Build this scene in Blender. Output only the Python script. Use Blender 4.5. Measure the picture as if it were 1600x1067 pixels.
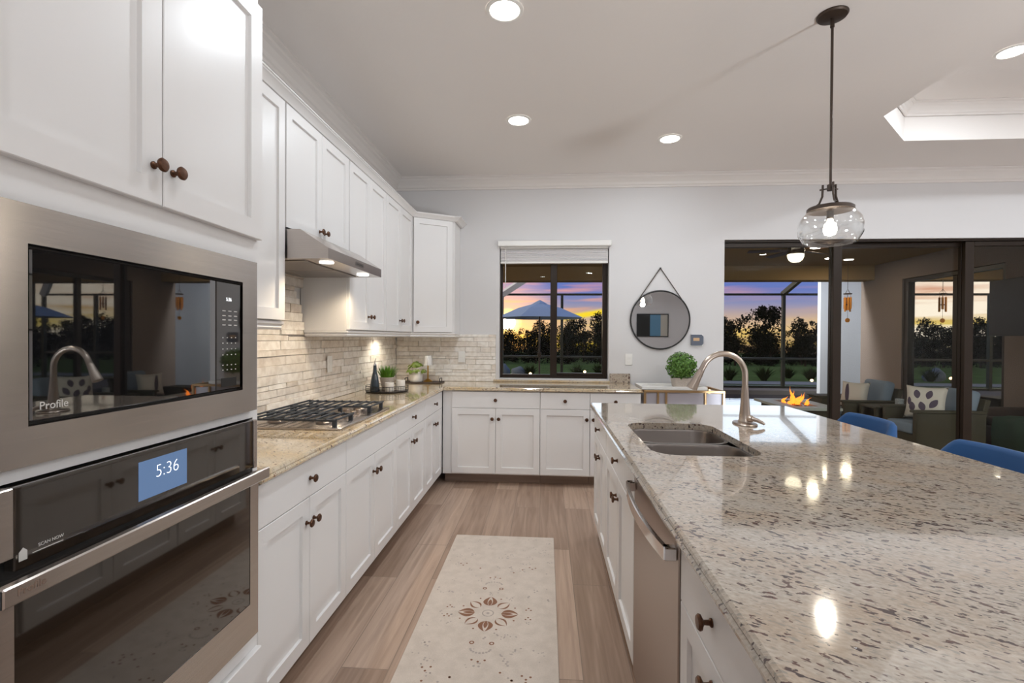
import bpy, bmesh, math, random
from mathutils import Vector, Matrix
random.seed(11)
S = bpy.context.scene
for o in list(bpy.data.objects):
    bpy.data.objects.remove(o)
COL = S.collection

# ------------------------------------------------------------------ camera
FPX = 755.0
cd = bpy.data.cameras.new('camera')
cam = bpy.data.objects.new('camera', cd); COL.objects.link(cam); S.camera = cam
cd.sensor_width = 36.0; cd.sensor_fit = 'HORIZONTAL'; cd.lens = FPX / 1600 * 36.0
cd.clip_start = 0.02; cd.clip_end = 500
def aim(vpx, vpy, roll):
    c, s = math.cos(roll), math.sin(roll)
    dx, dy = vpx - 800, vpy - 533.5
    x0, y0 = c * dx + s * dy, -s * dx + c * dy
    yaw = math.atan2(x0, FPX); pitch = math.atan2(-y0, math.hypot(x0, FPX))
    fw = Vector((-math.sin(yaw) * math.cos(pitch), math.cos(yaw) * math.cos(pitch), -math.sin(pitch)))
    rt = Vector((math.cos(yaw), math.sin(yaw), 0)); dn = fw.cross(rt)
    r2 = c * rt - s * dn; d2 = s * rt + c * dn
    m = Matrix((r2, -d2, -fw)).transposed().to_4x4()
    m.translation = (0, 0, 1.375)
    return m
cam.matrix_world = aim(853.0, 527.5, 0.006)

# ------------------------------------------------------------------ exposure
S.view_settings.view_transform = 'Standard'; S.view_settings.look = 'None'
S.view_settings.exposure = 0.10; S.view_settings.gamma = 1.0
S.view_settings.use_curve_mapping = False
cy = S.cycles
cy.use_denoising = True
cy.max_bounces = 8; cy.diffuse_bounces = 4; cy.glossy_bounces = 5; cy.transmission_bounces = 6; cy.transparent_max_bounces = 14
cy.caustics_reflective = False; cy.caustics_refractive = False
cy.sample_clamp_indirect = 6.0

# ------------------------------------------------------------------ sky (dusk, sun just above the treeline)
def lin(r, g, b, a=1.0):
    f = lambda v: (v / 255) / 12.92 if v / 255 <= 0.04045 else ((v / 255 + 0.055) / 1.055) ** 2.4
    return (f(r), f(g), f(b), a)
W = bpy.data.worlds.new('dusk_sky'); S.world = W; W.use_nodes = True
def build_sky():
    nt = W.node_tree; nt.nodes.clear(); N = nt.nodes.new; K = nt.links.new
    out = N('ShaderNodeOutputWorld'); bg = N('ShaderNodeBackground'); K(bg.outputs[0], out.inputs[0])
    tc = N('ShaderNodeTexCoord'); sep = N('ShaderNodeSeparateXYZ'); K(tc.outputs['Generated'], sep.inputs[0])
    ramp = N('ShaderNodeValToRGB'); mr = N('ShaderNodeMapRange')
    mr.inputs['From Min'].default_value = -0.02; mr.inputs['From Max'].default_value = 0.48
    ymax = N('ShaderNodeMath'); ymax.operation = 'MAXIMUM'; ymax.inputs[1].default_value = 0.45; K(sep.outputs['Y'], ymax.inputs[0])
    slope = N('ShaderNodeMath'); slope.operation = 'DIVIDE'; K(sep.outputs['Z'], slope.inputs[0]); K(ymax.outputs[0], slope.inputs[1])
    K(slope.outputs[0], mr.inputs['Value']); K(mr.outputs[0], ramp.inputs[0])
    r = ramp.color_ramp; r.elements[0].position = 0.0; r.elements[0].color = lin(120, 96, 70)
    def e(z, c, k=1.0):
        q = r.elements.new((z + 0.02) / 0.5); q.color = (c[0] * k, c[1] * k, c[2] * k, 1)
    e(0.020, lin(228, 190, 145)); e(0.046, lin(196, 170, 160)); e(0.072, lin(142, 144, 184))
    e(0.100, lin(104, 122, 192)); e(0.1185, lin(104, 124, 196)); e(0.122, lin(226, 238, 255), 2.2); e(0.30, lin(205, 226, 255), 1.7); e(0.46, lin(150, 180, 240), 0.55)
    r.elements[-1].position = 1.0; r.elements[-1].color = lin(120, 150, 220)
    # westward side: a pale afterglow
    side = N('ShaderNodeMapRange'); side.inputs['From Min'].default_value = -0.25; side.inputs['From Max'].default_value = -0.55
    K(sep.outputs['X'], side.inputs['Value'])
    m0 = N('ShaderNodeMixRGB'); K(side.outputs[0], m0.inputs[0]); K(ramp.outputs[0], m0.inputs[1]); m0.inputs[2].default_value = (1.5, 1.3, 1.12, 1)
    # clouds: long streaks, pink to yellow
    mp = N('ShaderNodeMapping'); mp.inputs['Scale'].default_value = (3.0, 3.0, 34.0); mp.inputs['Rotation'].default_value = (0, 0.10, 0); mp.inputs['Location'].default_value = (0.45, 0.2, 0.35)
    K(tc.outputs['Generated'], mp.inputs[0])
    no = N('ShaderNodeTexNoise'); no.inputs['Scale'].default_value = 1.6; no.inputs['Detail'].default_value = 4.0; K(mp.outputs[0], no.inputs['Vector'])
    cr = N('ShaderNodeValToRGB'); cr.color_ramp.elements[0].position = 0.47; cr.color_ramp.elements[1].position = 0.66; K(no.outputs['Fac'], cr.inputs[0])
    cc = N('ShaderNodeValToRGB'); mz = N('ShaderNodeMapRange'); mz.inputs['From Min'].default_value = 0.02; mz.inputs['From Max'].default_value = 0.11
    K(sep.outputs['Z'], mz.inputs['Value']); K(mz.outputs[0], cc.inputs[0])
    c2 = cc.color_ramp; c2.elements[0].color = lin(255, 222, 40); c2.elements[1].color = lin(244, 168, 160); q = c2.elements.new(0.42); q.color = lin(250, 176, 120)
    band = N('ShaderNodeMapRange'); band.inputs['From Min'].default_value = 0.125; band.inputs['From Max'].default_value = 0.118; K(slope.outputs[0], band.inputs['Value'])
    mm = N('ShaderNodeMath'); mm.operation = 'MULTIPLY'; K(cr.outputs[0], mm.inputs[0]); K(band.outputs[0], mm.inputs[1])
    mm2 = N('ShaderNodeMath'); mm2.operation = 'MULTIPLY'; K(mm.outputs[0], mm2.inputs[0])
    fade = N('ShaderNodeMapRange'); fade.inputs['From Min'].default_value = 0.12; fade.inputs['From Max'].default_value = 0.42; fade.inputs['To Min'].default_value = 0.85; fade.inputs['To Max'].default_value = 0.22
    K(sep.outputs['X'], fade.inputs['Value']); K(fade.outputs[0], mm2.inputs[1])
    m1 = N('ShaderNodeMixRGB'); K(mm2.outputs[0], m1.inputs[0]); K(m0.outputs[0], m1.inputs[1]); K(cc.outputs[0], m1.inputs[2])
    # one lit golden cloud bank low over the trees
    uu = N('ShaderNodeMath'); uu.operation = 'DIVIDE'; K(sep.outputs['X'], uu.inputs[0]); K(ymax.outputs[0], uu.inputs[1])
    ce = N('ShaderNodeMath'); ce.operation = 'MULTIPLY_ADD'; ce.inputs[1].default_value = -0.17; ce.inputs[2].default_value = -0.034; K(uu.outputs[0], ce.inputs[0])
    df = N('ShaderNodeMath'); df.operation = 'ADD'; K(slope.outputs[0], df.inputs[0]); K(ce.outputs[0], df.inputs[1])
    ab = N('ShaderNodeMath'); ab.operation = 'ABSOLUTE'; K(df.outputs[0], ab.inputs[0])
    b1 = N('ShaderNodeMapRange'); b1.interpolation_type = 'SMOOTHSTEP'; b1.inputs['From Min'].default_value = 0.0095; b1.inputs['From Max'].default_value = 0.002; K(ab.outputs[0], b1.inputs['Value'])
    b2 = N('ShaderNodeMapRange'); b2.interpolation_type = 'SMOOTHSTEP'; b2.inputs['From Min'].default_value = 0.015; b2.inputs['From Max'].default_value = 0.06; K(uu.outputs[0], b2.inputs['Value'])
    b3 = N('ShaderNodeMapRange'); b3.interpolation_type = 'SMOOTHSTEP'; b3.inputs['From Min'].default_value = 0.24; b3.inputs['From Max'].default_value = 0.13; K(uu.outputs[0], b3.inputs['Value'])
    bm_ = N('ShaderNodeMath'); bm_.operation = 'MULTIPLY'; K(b1.outputs[0], bm_.inputs[0]); K(b2.outputs[0], bm_.inputs[1])
    bm2 = N('ShaderNodeMath'); bm2.operation = 'MULTIPLY'; K(bm_.outputs[0], bm2.inputs[0]); K(b3.outputs[0], bm2.inputs[1])
    m1b = N('ShaderNodeMixRGB'); K(bm2.outputs[0], m1b.inputs[0]); K(m1.outputs[0], m1b.inputs[1]); m1b.inputs[2].default_value = (1.0, 0.72, 0.03, 1); m1 = m1b
    # the sun and its glow
    sd = Vector((-0.0794, 1.0, 0.0318)).normalized()
    dt = N('ShaderNodeVectorMath'); dt.operation = 'DOT_PRODUCT'; dt.inputs[1].default_value = sd; 
    nv = N('ShaderNodeVectorMath'); nv.operation = 'NORMALIZE'; K(tc.outputs['Generated'], nv.inputs[0]); K(nv.outputs[0], dt.inputs[0])
    def glow(a, b, col, k, prev, pw=1.0):
        g = N('ShaderNodeMapRange'); g.inputs['From Min'].default_value = math.cos(math.radians(a)); g.inputs['From Max'].default_value = math.cos(math.radians(b))
        K(dt.outputs['Value'], g.inputs['Value'])
        p = N('ShaderNodeMath'); p.operation = 'POWER'; p.inputs[1].default_value = pw; K(g.outputs[0], p.inputs[0])
        mx = N('ShaderNodeMixRGB'); mx.blend_type = 'ADD'; K(p.outputs[0], mx.inputs[0]); K(prev, mx.inputs[1]); mx.inputs[2].default_value = (col[0] * k, col[1] * k, col[2] * k, 1)
        return mx.outputs[0]
    o = glow(8.0, 0.4, (1.0, 0.45, 0.08), 1.0, m1.outputs[0], 2.4)
    o = glow(1.8, 0.5, (1.0, 0.62, 0.18), 4.0, o, 1.8)
    o = glow(0.95, 0.7, (1.0, 0.9, 0.7), 30.0, o)
    K(o, bg.inputs[0]); bg.inputs[1].default_value = 1.0
build_sky()

# lamp strengths used by the lamps' own builders below
CAN_W = 12.5
HOOD_W = 2.2
PENDANT_W = 5.0
LANAI_W = 4.5
UP_W = 215.0

# ------------------------------------------------------------------ materials
MATS = {}
def pbr(name, col, rough=0.5, metal=0.0, spec=0.5, coat=0.0, trans=0.0, ior=1.5, emit=None, estr=0.0, bump=None, vary=None, sheen=0.0, crough=0.03):
    m = bpy.data.materials.new(name); m.use_nodes = True; MATS[name] = m
    nt = m.node_tree; b = nt.nodes['Principled BSDF']
    b.inputs['Base Color'].default_value = col; b.inputs['Roughness'].default_value = rough; b.inputs['Metallic'].default_value = metal
    b.inputs['Specular IOR Level'].default_value = spec; b.inputs['Coat Weight'].default_value = coat; b.inputs['Coat Roughness'].default_value = crough
    b.inputs['Transmission Weight'].default_value = trans; b.inputs['IOR'].default_value = ior; b.inputs['Sheen Weight'].default_value = sheen
    if emit: b.inputs['Emission Color'].default_value = emit; b.inputs['Emission Strength'].default_value = estr
    tc = nt.nodes.new('ShaderNodeTexCoord')
    if vary:                                   # (scale xyz, amount, detail)
        mp = nt.nodes.new('ShaderNodeMapping'); mp.inputs['Scale'].default_value = vary[0]; nt.links.new(tc.outputs['Object'], mp.inputs[0])
        no = nt.nodes.new('ShaderNodeTexNoise'); no.inputs['Scale'].default_value = 1.0; no.inputs['Detail'].default_value = 4; nt.links.new(mp.outputs[0], no.inputs['Vector'])
        cr = nt.nodes.new('ShaderNodeValToRGB'); k = vary[1]
        cr.color_ramp.elements[0].position = 0.3; cr.color_ramp.elements[1].position = 0.7
        cr.color_ramp.elements[0].color = tuple(c * (1 - k) for c in col[:3]) + (1,); cr.color_ramp.elements[1].color = tuple(min(1, c * (1 + k)) for c in col[:3]) + (1,)
        nt.links.new(no.outputs['Fac'], cr.inputs[0]); nt.links.new(cr.outputs[0], b.inputs['Base Color'])
    if bump:                                   # (scale xyz, strength, distance)
        mp = nt.nodes.new('ShaderNodeMapping'); mp.inputs['Scale'].default_value = bump[0]; nt.links.new(tc.outputs['Object'], mp.inputs[0])
        no = nt.nodes.new('ShaderNodeTexNoise'); no.inputs['Scale'].default_value = 1.0; no.inputs['Detail'].default_value = 3; nt.links.new(mp.outputs[0], no.inputs['Vector'])
        bu = nt.nodes.new('ShaderNodeBump'); bu.inputs['Strength'].default_value = bump[1]; bu.inputs['Distance'].default_value = bump[2]
        nt.links.new(no.outputs['Fac'], bu.inputs['Height']); nt.links.new(bu.outputs[0], b.inputs['Normal'])
    return m
def pane_mat(name, tint, refl=None, gcol=(1, 1, 1, 1), rough=0.0, boost=1.0):
    m = bpy.data.materials.new(name); m.use_nodes = True; nt = m.node_tree; nt.nodes.clear(); N = nt.nodes.new; K = nt.links.new
    out = N('ShaderNodeOutputMaterial'); mix = N('ShaderNodeMixShader'); tr = N('ShaderNodeBsdfTransparent'); gl = N('ShaderNodeBsdfGlossy')
    tr.inputs[0].default_value = tint; gl.inputs['Color'].default_value = gcol; gl.inputs['Roughness'].default_value = rough
    if refl is None:
        lw = N('ShaderNodeLayerWeight'); lw.inputs[0].default_value = 0.5
        pw = N('ShaderNodeMath'); pw.operation = 'POWER'; pw.inputs[1].default_value = 5.0; K(lw.outputs['Facing'], pw.inputs[0])
        mu = N('ShaderNodeMath'); mu.operation = 'MULTIPLY_ADD'; mu.inputs[1].default_value = 0.9 * boost; mu.inputs[2].default_value = 0.04 * boost; K(pw.outputs[0], mu.inputs[0]); K(mu.outputs[0], mix.inputs[0])
    else: mix.inputs[0].default_value = refl
    K(tr.outputs[0], mix.inputs[1]); K(gl.outputs[0], mix.inputs[2]); K(mix.outputs[0], out.inputs[0])
    return m
M_cab = pbr('white_cabinet_paint', lin(230, 227, 225), 0.32, spec=0.4)
M_wall = pbr('wall_paint', lin(214, 211, 210), 0.7, bump=((60, 60, 60), 0.08, 0.004))
M_ceil = pbr('ceiling_paint', lin(233, 227, 222), 0.8, bump=((35, 35, 35), 0.15, 0.006))
M_trim = pbr('trim_paint', lin(224, 218, 213), 0.45)
M_steel = pbr('brushed_steel', lin(190, 182, 176), 0.26, 1.0, vary=((2, 3, 260), 0.05), bump=((1, 2, 300), 0.03, 0.001))
def brush(m, an, rot):
    b = m.node_tree.nodes['Principled BSDF']; b.inputs['Anisotropic'].default_value = an; b.inputs['Anisotropic Rotation'].default_value = rot
    tg = m.node_tree.nodes.new('ShaderNodeTangent'); tg.direction_type = 'RADIAL'; tg.axis = 'Z'; m.node_tree.links.new(tg.outputs[0], b.inputs['Tangent'])
brush(M_steel, 0.85, 0.25)
M_steeld = pbr('satin_steel', lin(140, 132, 127), 0.3, 1.0)
M_nickel = pbr('brushed_nickel', lin(188, 174, 162), 0.28, 1.0)
M_chrome = pbr('polished_metal', lin(222, 222, 224), 0.1, 1.0)
M_bronze = pbr('oil_rubbed_bronze', lin(94, 66, 50), 0.32, 0.85, vary=((90, 90, 90), 0.25))
M_dbronze = pbr('dark_bronze_metal', lin(74, 62, 54), 0.42, 0.6)
M_frame = pbr('bronze_window_frame', lin(38, 25, 13), 0.35, 0.3)
M_blackglass = pbr('black_oven_glass', lin(34, 27, 21), 0.04, spec=0.6, coat=1.0)
M_mwglass = pbr('dark_microwave_glass', lin(14, 14, 16), 0.015, spec=0.5, coat=1.0, ior=2.4)
M_black = pbr('black_plastic', lin(24, 23, 22), 0.4)
M_iron = pbr('cast_iron', lin(54, 58, 64), 0.5, 0.1, bump=((300, 300, 300), 0.2, 0.001))
M_whitep = pbr('white_plastic', lin(236, 233, 228), 0.35)
M_blind = pbr('white_blind_slat', lin(226, 221, 220), 0.5)
M_blue = pbr('blue_velvet', lin(8, 66, 116), 0.75, sheen=0.1, bump=((200, 200, 200), 0.15, 0.002))
M_darkwood = pbr('dark_wood', lin(58, 42, 34), 0.5)
M_gold = pbr('brushed_gold', lin(206, 172, 128), 0.3, 1.0)
M_brass = pbr('aged_brass', lin(178, 136, 58), 0.28, 1.0)
M_mirror = pbr('mirror_silver', lin(196, 197, 199), 0.01, 1.0)
M_ceramicw = pbr('white_ceramic', lin(232, 226, 218), 0.35, bump=((60, 60, 160), 0.25, 0.004))
M_teal = pbr('dark_teal_glaze', lin(34, 48, 58), 0.12, coat=0.6)
M_grass = pbr('green_blades', lin(96, 140, 40), 0.5, vary=((40, 40, 10), 0.4))
M_leafy = pbr('yellow_green_leaf', lin(104, 122, 40), 0.45, vary=((50, 50, 50), 0.4))
M_box = pbr('boxwood_leaf', lin(88, 128, 48), 0.5, vary=((60, 60, 60), 0.45))
M_stonepot = pbr('speckled_stone_pot', lin(190, 178, 166), 0.7, vary=((160, 160, 160), 0.25))
M_lens = pbr('lamp_lens', (1, 1, 1, 1), 0.5, emit=(1.0, 0.95, 0.88, 1), estr=9.0)
M_bulb = pbr('lamp_bulb', (1, 1, 1, 1), 0.5, emit=(1.0, 0.90, 0.74, 1), estr=14.0)
M_fanlens = pbr('fan_lamp_glass', (1, 1, 1, 1), 0.5, emit=(1.0, 0.86, 0.62, 1), estr=3.2)
M_globe = pane_mat('clear_lamp_glass', (0.97, 0.975, 0.975, 1), boost=2.2)
M_shade = pane_mat('ribbed_shade_glass', (0.9, 0.88, 0.85, 1), refl=0.5, rough=0.45)
M_pane = pane_mat('clear_window_pane', (0.95, 0.96, 0.94, 1), boost=0.22)
M_wingpane = pane_mat('reflective_door_pane', (0.35, 0.36, 0.33, 1), refl=0.7, gcol=(0.95, 0.95, 0.92, 1))
M_screen = pbr('oven_screen', lin(40, 60, 90), 0.2, emit=lin(98, 124, 160), estr=0.75, vary=((1, 1, 1), 0.0))
M_white_e = pbr('lit_digits', (1, 1, 1, 1), 0.5, emit=(0.92, 0.96, 1, 1), estr=0.9)
M_print = pbr('pale_print', lin(200, 196, 190), 0.5)
M_grayprint = pbr('gray_print', lin(140, 118, 104), 0.5, 0.5)
M_thermo = pbr('slate_plastic', lin(78, 84, 98), 0.4)
M_lcd = pbr('lcd_screen', lin(176, 142, 104), 0.4, emit=lin(176, 142, 104), estr=0.25)
M_dwsteel = pbr('dishwasher_steel', lin(176, 164, 156), 0.33, 1.0, bump=((300, 1, 1), 0.02, 0.001))
M_stucco = pbr('pale_stucco', lin(196, 196, 200), 0.9, spec=0.0, bump=((60, 60, 60), 0.5, 0.01))
M_tanstucco = pbr('tan_stucco', lin(122, 108, 99), 0.9, spec=0.0, bump=((60, 60, 60), 0.5, 0.01))
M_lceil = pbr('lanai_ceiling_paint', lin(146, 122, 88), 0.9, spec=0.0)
M_deck = pbr('pool_deck', lin(120, 112, 104), 0.8, spec=0.0, vary=((3, 3, 3), 0.1))
M_lawn = pbr('lawn', lin(70, 86, 48), 0.95, spec=0.0, vary=((0.6, 0.6, 0.6), 0.25))
M_path = pbr('path_concrete', lin(120, 122, 122), 0.9, spec=0.0)
M_water = pbr('pool_water', lin(6, 22, 46), 0.03, spec=0.8, bump=((3, 5, 3), 0.04, 0.02))
M_tile = pbr('pool_tile', lin(14, 18, 30), 0.3)
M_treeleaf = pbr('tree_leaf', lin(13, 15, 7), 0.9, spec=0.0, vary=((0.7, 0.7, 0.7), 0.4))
M_bark = pbr('tree_bark', lin(44, 36, 28), 0.95, spec=0.0)
M_tuft = pbr('tuft_blade', lin(38, 46, 20), 0.9, spec=0.0)
M_umb = pbr('umbrella_canvas', lin(150, 168, 190), 0.85)
M_alu = pbr('bronze_aluminium', lin(48, 46, 30), 0.45, 0.3)
M_rattan = pbr('olive_wicker', lin(66, 59, 42), 0.75, bump=((160, 160, 160), 0.5, 0.003))
M_bwicker = pbr('brown_wicker', lin(58, 42, 32), 0.75, bump=((160, 160, 160), 0.5, 0.003))
M_cush = pbr('blue_gray_cushion', lin(126, 138, 152), 0.9, bump=((220, 220, 220), 0.15, 0.002))
M_pillow = pbr('cream_pillow', lin(212, 202, 190), 0.9)
M_plum = pbr('plum_print', lin(86, 72, 88), 0.9)
M_fire = pbr('flame', (1, .4, .05, 1), 0.5, emit=(1.0, 0.22, 0.02, 1), estr=2.2)
M_ember = pbr('fire_glass', lin(70, 50, 40), 0.3, vary=((30, 30, 30), 0.5))
M_pittop = pbr('fire_table_top', lin(178, 178, 168), 0.5)
M_chime = pbr('chime_tube', lin(240, 160, 66), 0.35, 0.4)
M_throw = pbr('green_throw', lin(66, 84, 66), 0.95, bump=((120, 120, 120), 0.4, 0.004))
M_tv = pbr('tv_black', lin(12, 10, 9), 0.35, spec=0.2)
M_rock = pbr('gray_boulder', lin(104, 110, 112), 0.9, spec=0.0, bump=((8, 8, 8), 0.6, 0.03))
M_pathlamp = pbr('path_lamp', (1, 1, 1, 1), 0.5, emit=(1.0, 0.66, 0.30, 1), estr=9.0)
M_softmirror = pbr('frosted_mirror', lin(196, 194, 202), 0.42, 0.85)
M_rope = pbr('leather_strap', lin(70, 58, 50), 0.6)
M_toy = pbr('teal_plastic', lin(20, 120, 140), 0.4)
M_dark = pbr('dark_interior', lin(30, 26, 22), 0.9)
M_art1 = pbr('art_dark', lin(22, 22, 18), 0.4); M_art2 = pbr('art_blue', lin(92, 138, 168), 0.4); M_art3 = pbr('art_pale', lin(186, 180, 168), 0.4)
M_rugm = pbr('rug_motif', lin(140, 100, 78), 0.95, bump=((150, 150, 150), 0.4, 0.002)); M_rugg = pbr('rug_gray_motif', lin(178, 166, 158), 0.95)

def granite(name, base, warm, speck, dens):
    m = bpy.data.materials.new(name); m.use_nodes = True; nt = m.node_tree; b = nt.nodes['Principled BSDF']; N = nt.nodes.new; K = nt.links.new
    tc = N('ShaderNodeTexCoord')
    def noise(sc, rot, det, scale=1.0, loc=(0, 0, 0)):
        mp = N('ShaderNodeMapping'); mp.inputs['Scale'].default_value = sc; mp.inputs['Location'].default_value = loc
        r0 = N('ShaderNodeMapping'); r0.inputs['Rotation'].default_value = (0, 0, rot); K(tc.outputs['Object'], r0.inputs[0]); K(r0.outputs[0], mp.inputs[0])
        n = N('ShaderNodeTexNoise'); n.inputs['Scale'].default_value = scale; n.inputs['Detail'].default_value = det; K(mp.outputs[0], n.inputs['Vector'])
        return n.outputs['Fac']
    def ramp(f, p0, p1, c0=(0, 0, 0, 1), c1=(1, 1, 1, 1)):
        r = N('ShaderNodeValToRGB'); r.color_ramp.elements[0].position = p0; r.color_ramp.elements[1].position = p1
        r.color_ramp.elements[0].color = c0; r.color_ramp.elements[1].color = c1; K(f, r.inputs[0]); return r.outputs[0]
    def mix(f, a, bb, mode='MIX'):
        x = N('ShaderNodeMixRGB'); x.blend_type = mode
        if isinstance(f, float): x.inputs[0].default_value = f
        else: K(f, x.inputs[0])
        for i, v in ((1, a), (2, bb)):
            if isinstance(v, tuple): x.inputs[i].default_value = v
            else: K(v, x.inputs[i])
        return x.outputs[0]
    big = ramp(noise((5, 9, 5), 0.5, 3), 0.35, 0.68, base, warm)
    fine = ramp(noise((90, 150, 90), 0.5, 3), 0.3, 0.7, (0.78, 0.76, 0.74, 1), (1.08, 1.08, 1.08, 1))
    c = mix(1.0, big, fine, 'MULTIPLY')
    gray = ramp(noise((60, 120, 60), 0.55, 3, loc=(3, 7, 1)), 0.57, 0.66)
    c = mix(gray, c, tuple(0.62 * base[i] for i in range(3)) + (1,))
    sp = noise((50, 100, 50), 0.6, 2.6, loc=(11, 2, 5)); den = noise((6, 9, 6), 0.5, 2, loc=(1, 9, 4))
    s2 = N('ShaderNodeMath'); s2.operation = 'MULTIPLY_ADD'; s2.inputs[1].default_value = 0.32; K(den, s2.inputs[0]); K(sp, s2.inputs[2])
    mask = ramp(s2.outputs[0], dens, dens + 0.025)
    hue = ramp(noise((30, 40, 30), 0.5, 1, loc=(5, 5, 5)), 0.4, 0.6, speck, (speck[0] * 1.8, speck[1] * 1.3, speck[2] * 1.1, 1))
    c = mix(mask, c, hue)
    K(c, b.inputs['Base Color']); b.inputs['Roughness'].default_value = 0.09; b.inputs['Specular IOR Level'].default_value = 0.6
    b.inputs['Coat Weight'].default_value = 0.5; b.inputs['Coat Roughness'].default_value = 0.02
    return m
M_gran = granite('island_granite', lin(184, 174, 162), lin(180, 162, 143), lin(72, 62, 62), 0.760)
M_gran2 = granite('lamplit_counter_granite', lin(206, 192, 170), lin(202, 176, 134), lin(96, 76, 62), 0.80)  # same stone as the island; warm lamp light is put into its colour

def floor_mat():
    m = bpy.data.materials.new('wood_plank_tile'); m.use_nodes = True; nt = m.node_tree; b = nt.nodes['Principled BSDF']; N = nt.nodes.new; K = nt.links.new
    tc = N('ShaderNodeTexCoord'); mp = N('ShaderNodeMapping'); mp.inputs['Rotation'].default_value = (0, 0, math.radians(90)); mp.inputs['Location'].default_value = (0.3, 0.04, 0)
    K(tc.outputs['Object'], mp.inputs[0])
    br = N('ShaderNodeTexBrick'); K(mp.outputs[0], br.inputs['Vector']); br.inputs['Scale'].default_value = 1.0
    br.inputs['Brick Width'].default_value = 1.2; br.inputs['Row Height'].default_value = 0.2; br.inputs['Mortar Size'].default_value = 0.0022; br.inputs['Mortar Smooth'].default_value = 0.1
    br.offset = 0.37; br.inputs['Color1'].default_value = lin(190, 165, 147); br.inputs['Color2'].default_value = lin(156, 131, 114); br.inputs['Mortar'].default_value = lin(146, 127, 113); br.inputs['Bias'].default_value = -0.15
    m2 = N('ShaderNodeMapping'); m2.inputs['Scale'].default_value = (26, 1.3, 1)
    ad = N('ShaderNodeVectorMath'); ad.operation = 'ADD'
    sc = N('ShaderNodeVectorMath'); sc.operation = 'SCALE'; sc.inputs['Scale'].default_value = 9.0
    K(br.outputs['Color'], sc.inputs[0]); K(tc.outputs['Object'], m2.inputs[0]); K(m2.outputs[0], ad.inputs[0]); K(sc.outputs[0], ad.inputs[1])
    no = N('ShaderNodeTexNoise'); no.inputs['Scale'].default_value = 1.0; no.inputs['Detail'].default_value = 5; no.inputs['Distortion'].default_value = 1.2; K(ad.outputs[0], no.inputs['Vector'])
    cr = N('ShaderNodeValToRGB'); cr.color_ramp.elements[0].position = 0.3; cr.color_ramp.elements[0].color = (0.74, 0.71, 0.68, 1); cr.color_ramp.elements[1].position = 0.72; cr.color_ramp.elements[1].color = (1.12, 1.12, 1.12, 1); K(no.outputs['Fac'], cr.inputs[0])
    mx = N('ShaderNodeMixRGB'); mx.blend_type = 'MULTIPLY'; mx.inputs[0].default_value = 1.0; K(br.outputs['Color'], mx.inputs[1]); K(cr.outputs[0], mx.inputs[2])
    K(mx.outputs[0], b.inputs['Base Color']); b.inputs['Roughness'].default_value = 0.42; b.inputs['Specular IOR Level'].default_value = 0.35
    bu = N('ShaderNodeBump'); bu.inputs['Strength'].default_value = 0.3; bu.inputs['Distance'].default_value = 0.002; bu.invert = True; K(br.outputs['Fac'], bu.inputs['Height']); K(bu.outputs[0], b.inputs['Normal'])
    return m
M_floor = floor_mat()
M_toe = pbr('toe_kick_tile', lin(150, 128, 114), 0.5, vary=((2, 2, 40), 0.12))
def stone_mat():
    m = bpy.data.materials.new('stacked_stone'); m.use_nodes = True; nt = m.node_tree; b = nt.nodes['Principled BSDF']; N = nt.nodes.new; K = nt.links.new
    at = N('ShaderNodeAttribute'); at.attribute_name = 'tone'; at.attribute_type = 'GEOMETRY'
    cr = N('ShaderNodeValToRGB'); e = cr.color_ramp.elements; e[0].color = lin(218, 206, 193); e[1].color = lin(244, 239, 232); K(at.outputs['Fac'], cr.inputs[0])
    tc = N('ShaderNodeTexCoord'); no = N('ShaderNodeTexNoise'); no.inputs['Scale'].default_value = 22; no.inputs['Detail'].default_value = 5; K(tc.outputs['Object'], no.inputs['Vector'])
    c2 = N('ShaderNodeValToRGB'); c2.color_ramp.elements[0].position = 0.32; c2.color_ramp.elements[0].color = (0.86, 0.83, 0.80, 1); c2.color_ramp.elements[1].position = 0.6; c2.color_ramp.elements[1].color = (1.04, 1.04, 1.04, 1); K(no.outputs['Fac'], c2.inputs[0])
    mx = N('ShaderNodeMixRGB'); mx.blend_type = 'MULTIPLY'; mx.inputs[0].default_value = 1.0; K(cr.outputs[0], mx.inputs[1]); K(c2.outputs[0], mx.inputs[2]); K(mx.outputs[0], b.inputs['Base Color'])
    b.inputs['Roughness'].default_value = 0.8
    bu = N('ShaderNodeBump'); bu.inputs['Strength'].default_value = 0.5; bu.inputs['Distance'].default_value = 0.006; K(no.outputs['Fac'], bu.inputs['Height']); K(bu.outputs[0], b.inputs['Normal'])
    return m
M_stone = stone_mat()
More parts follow.
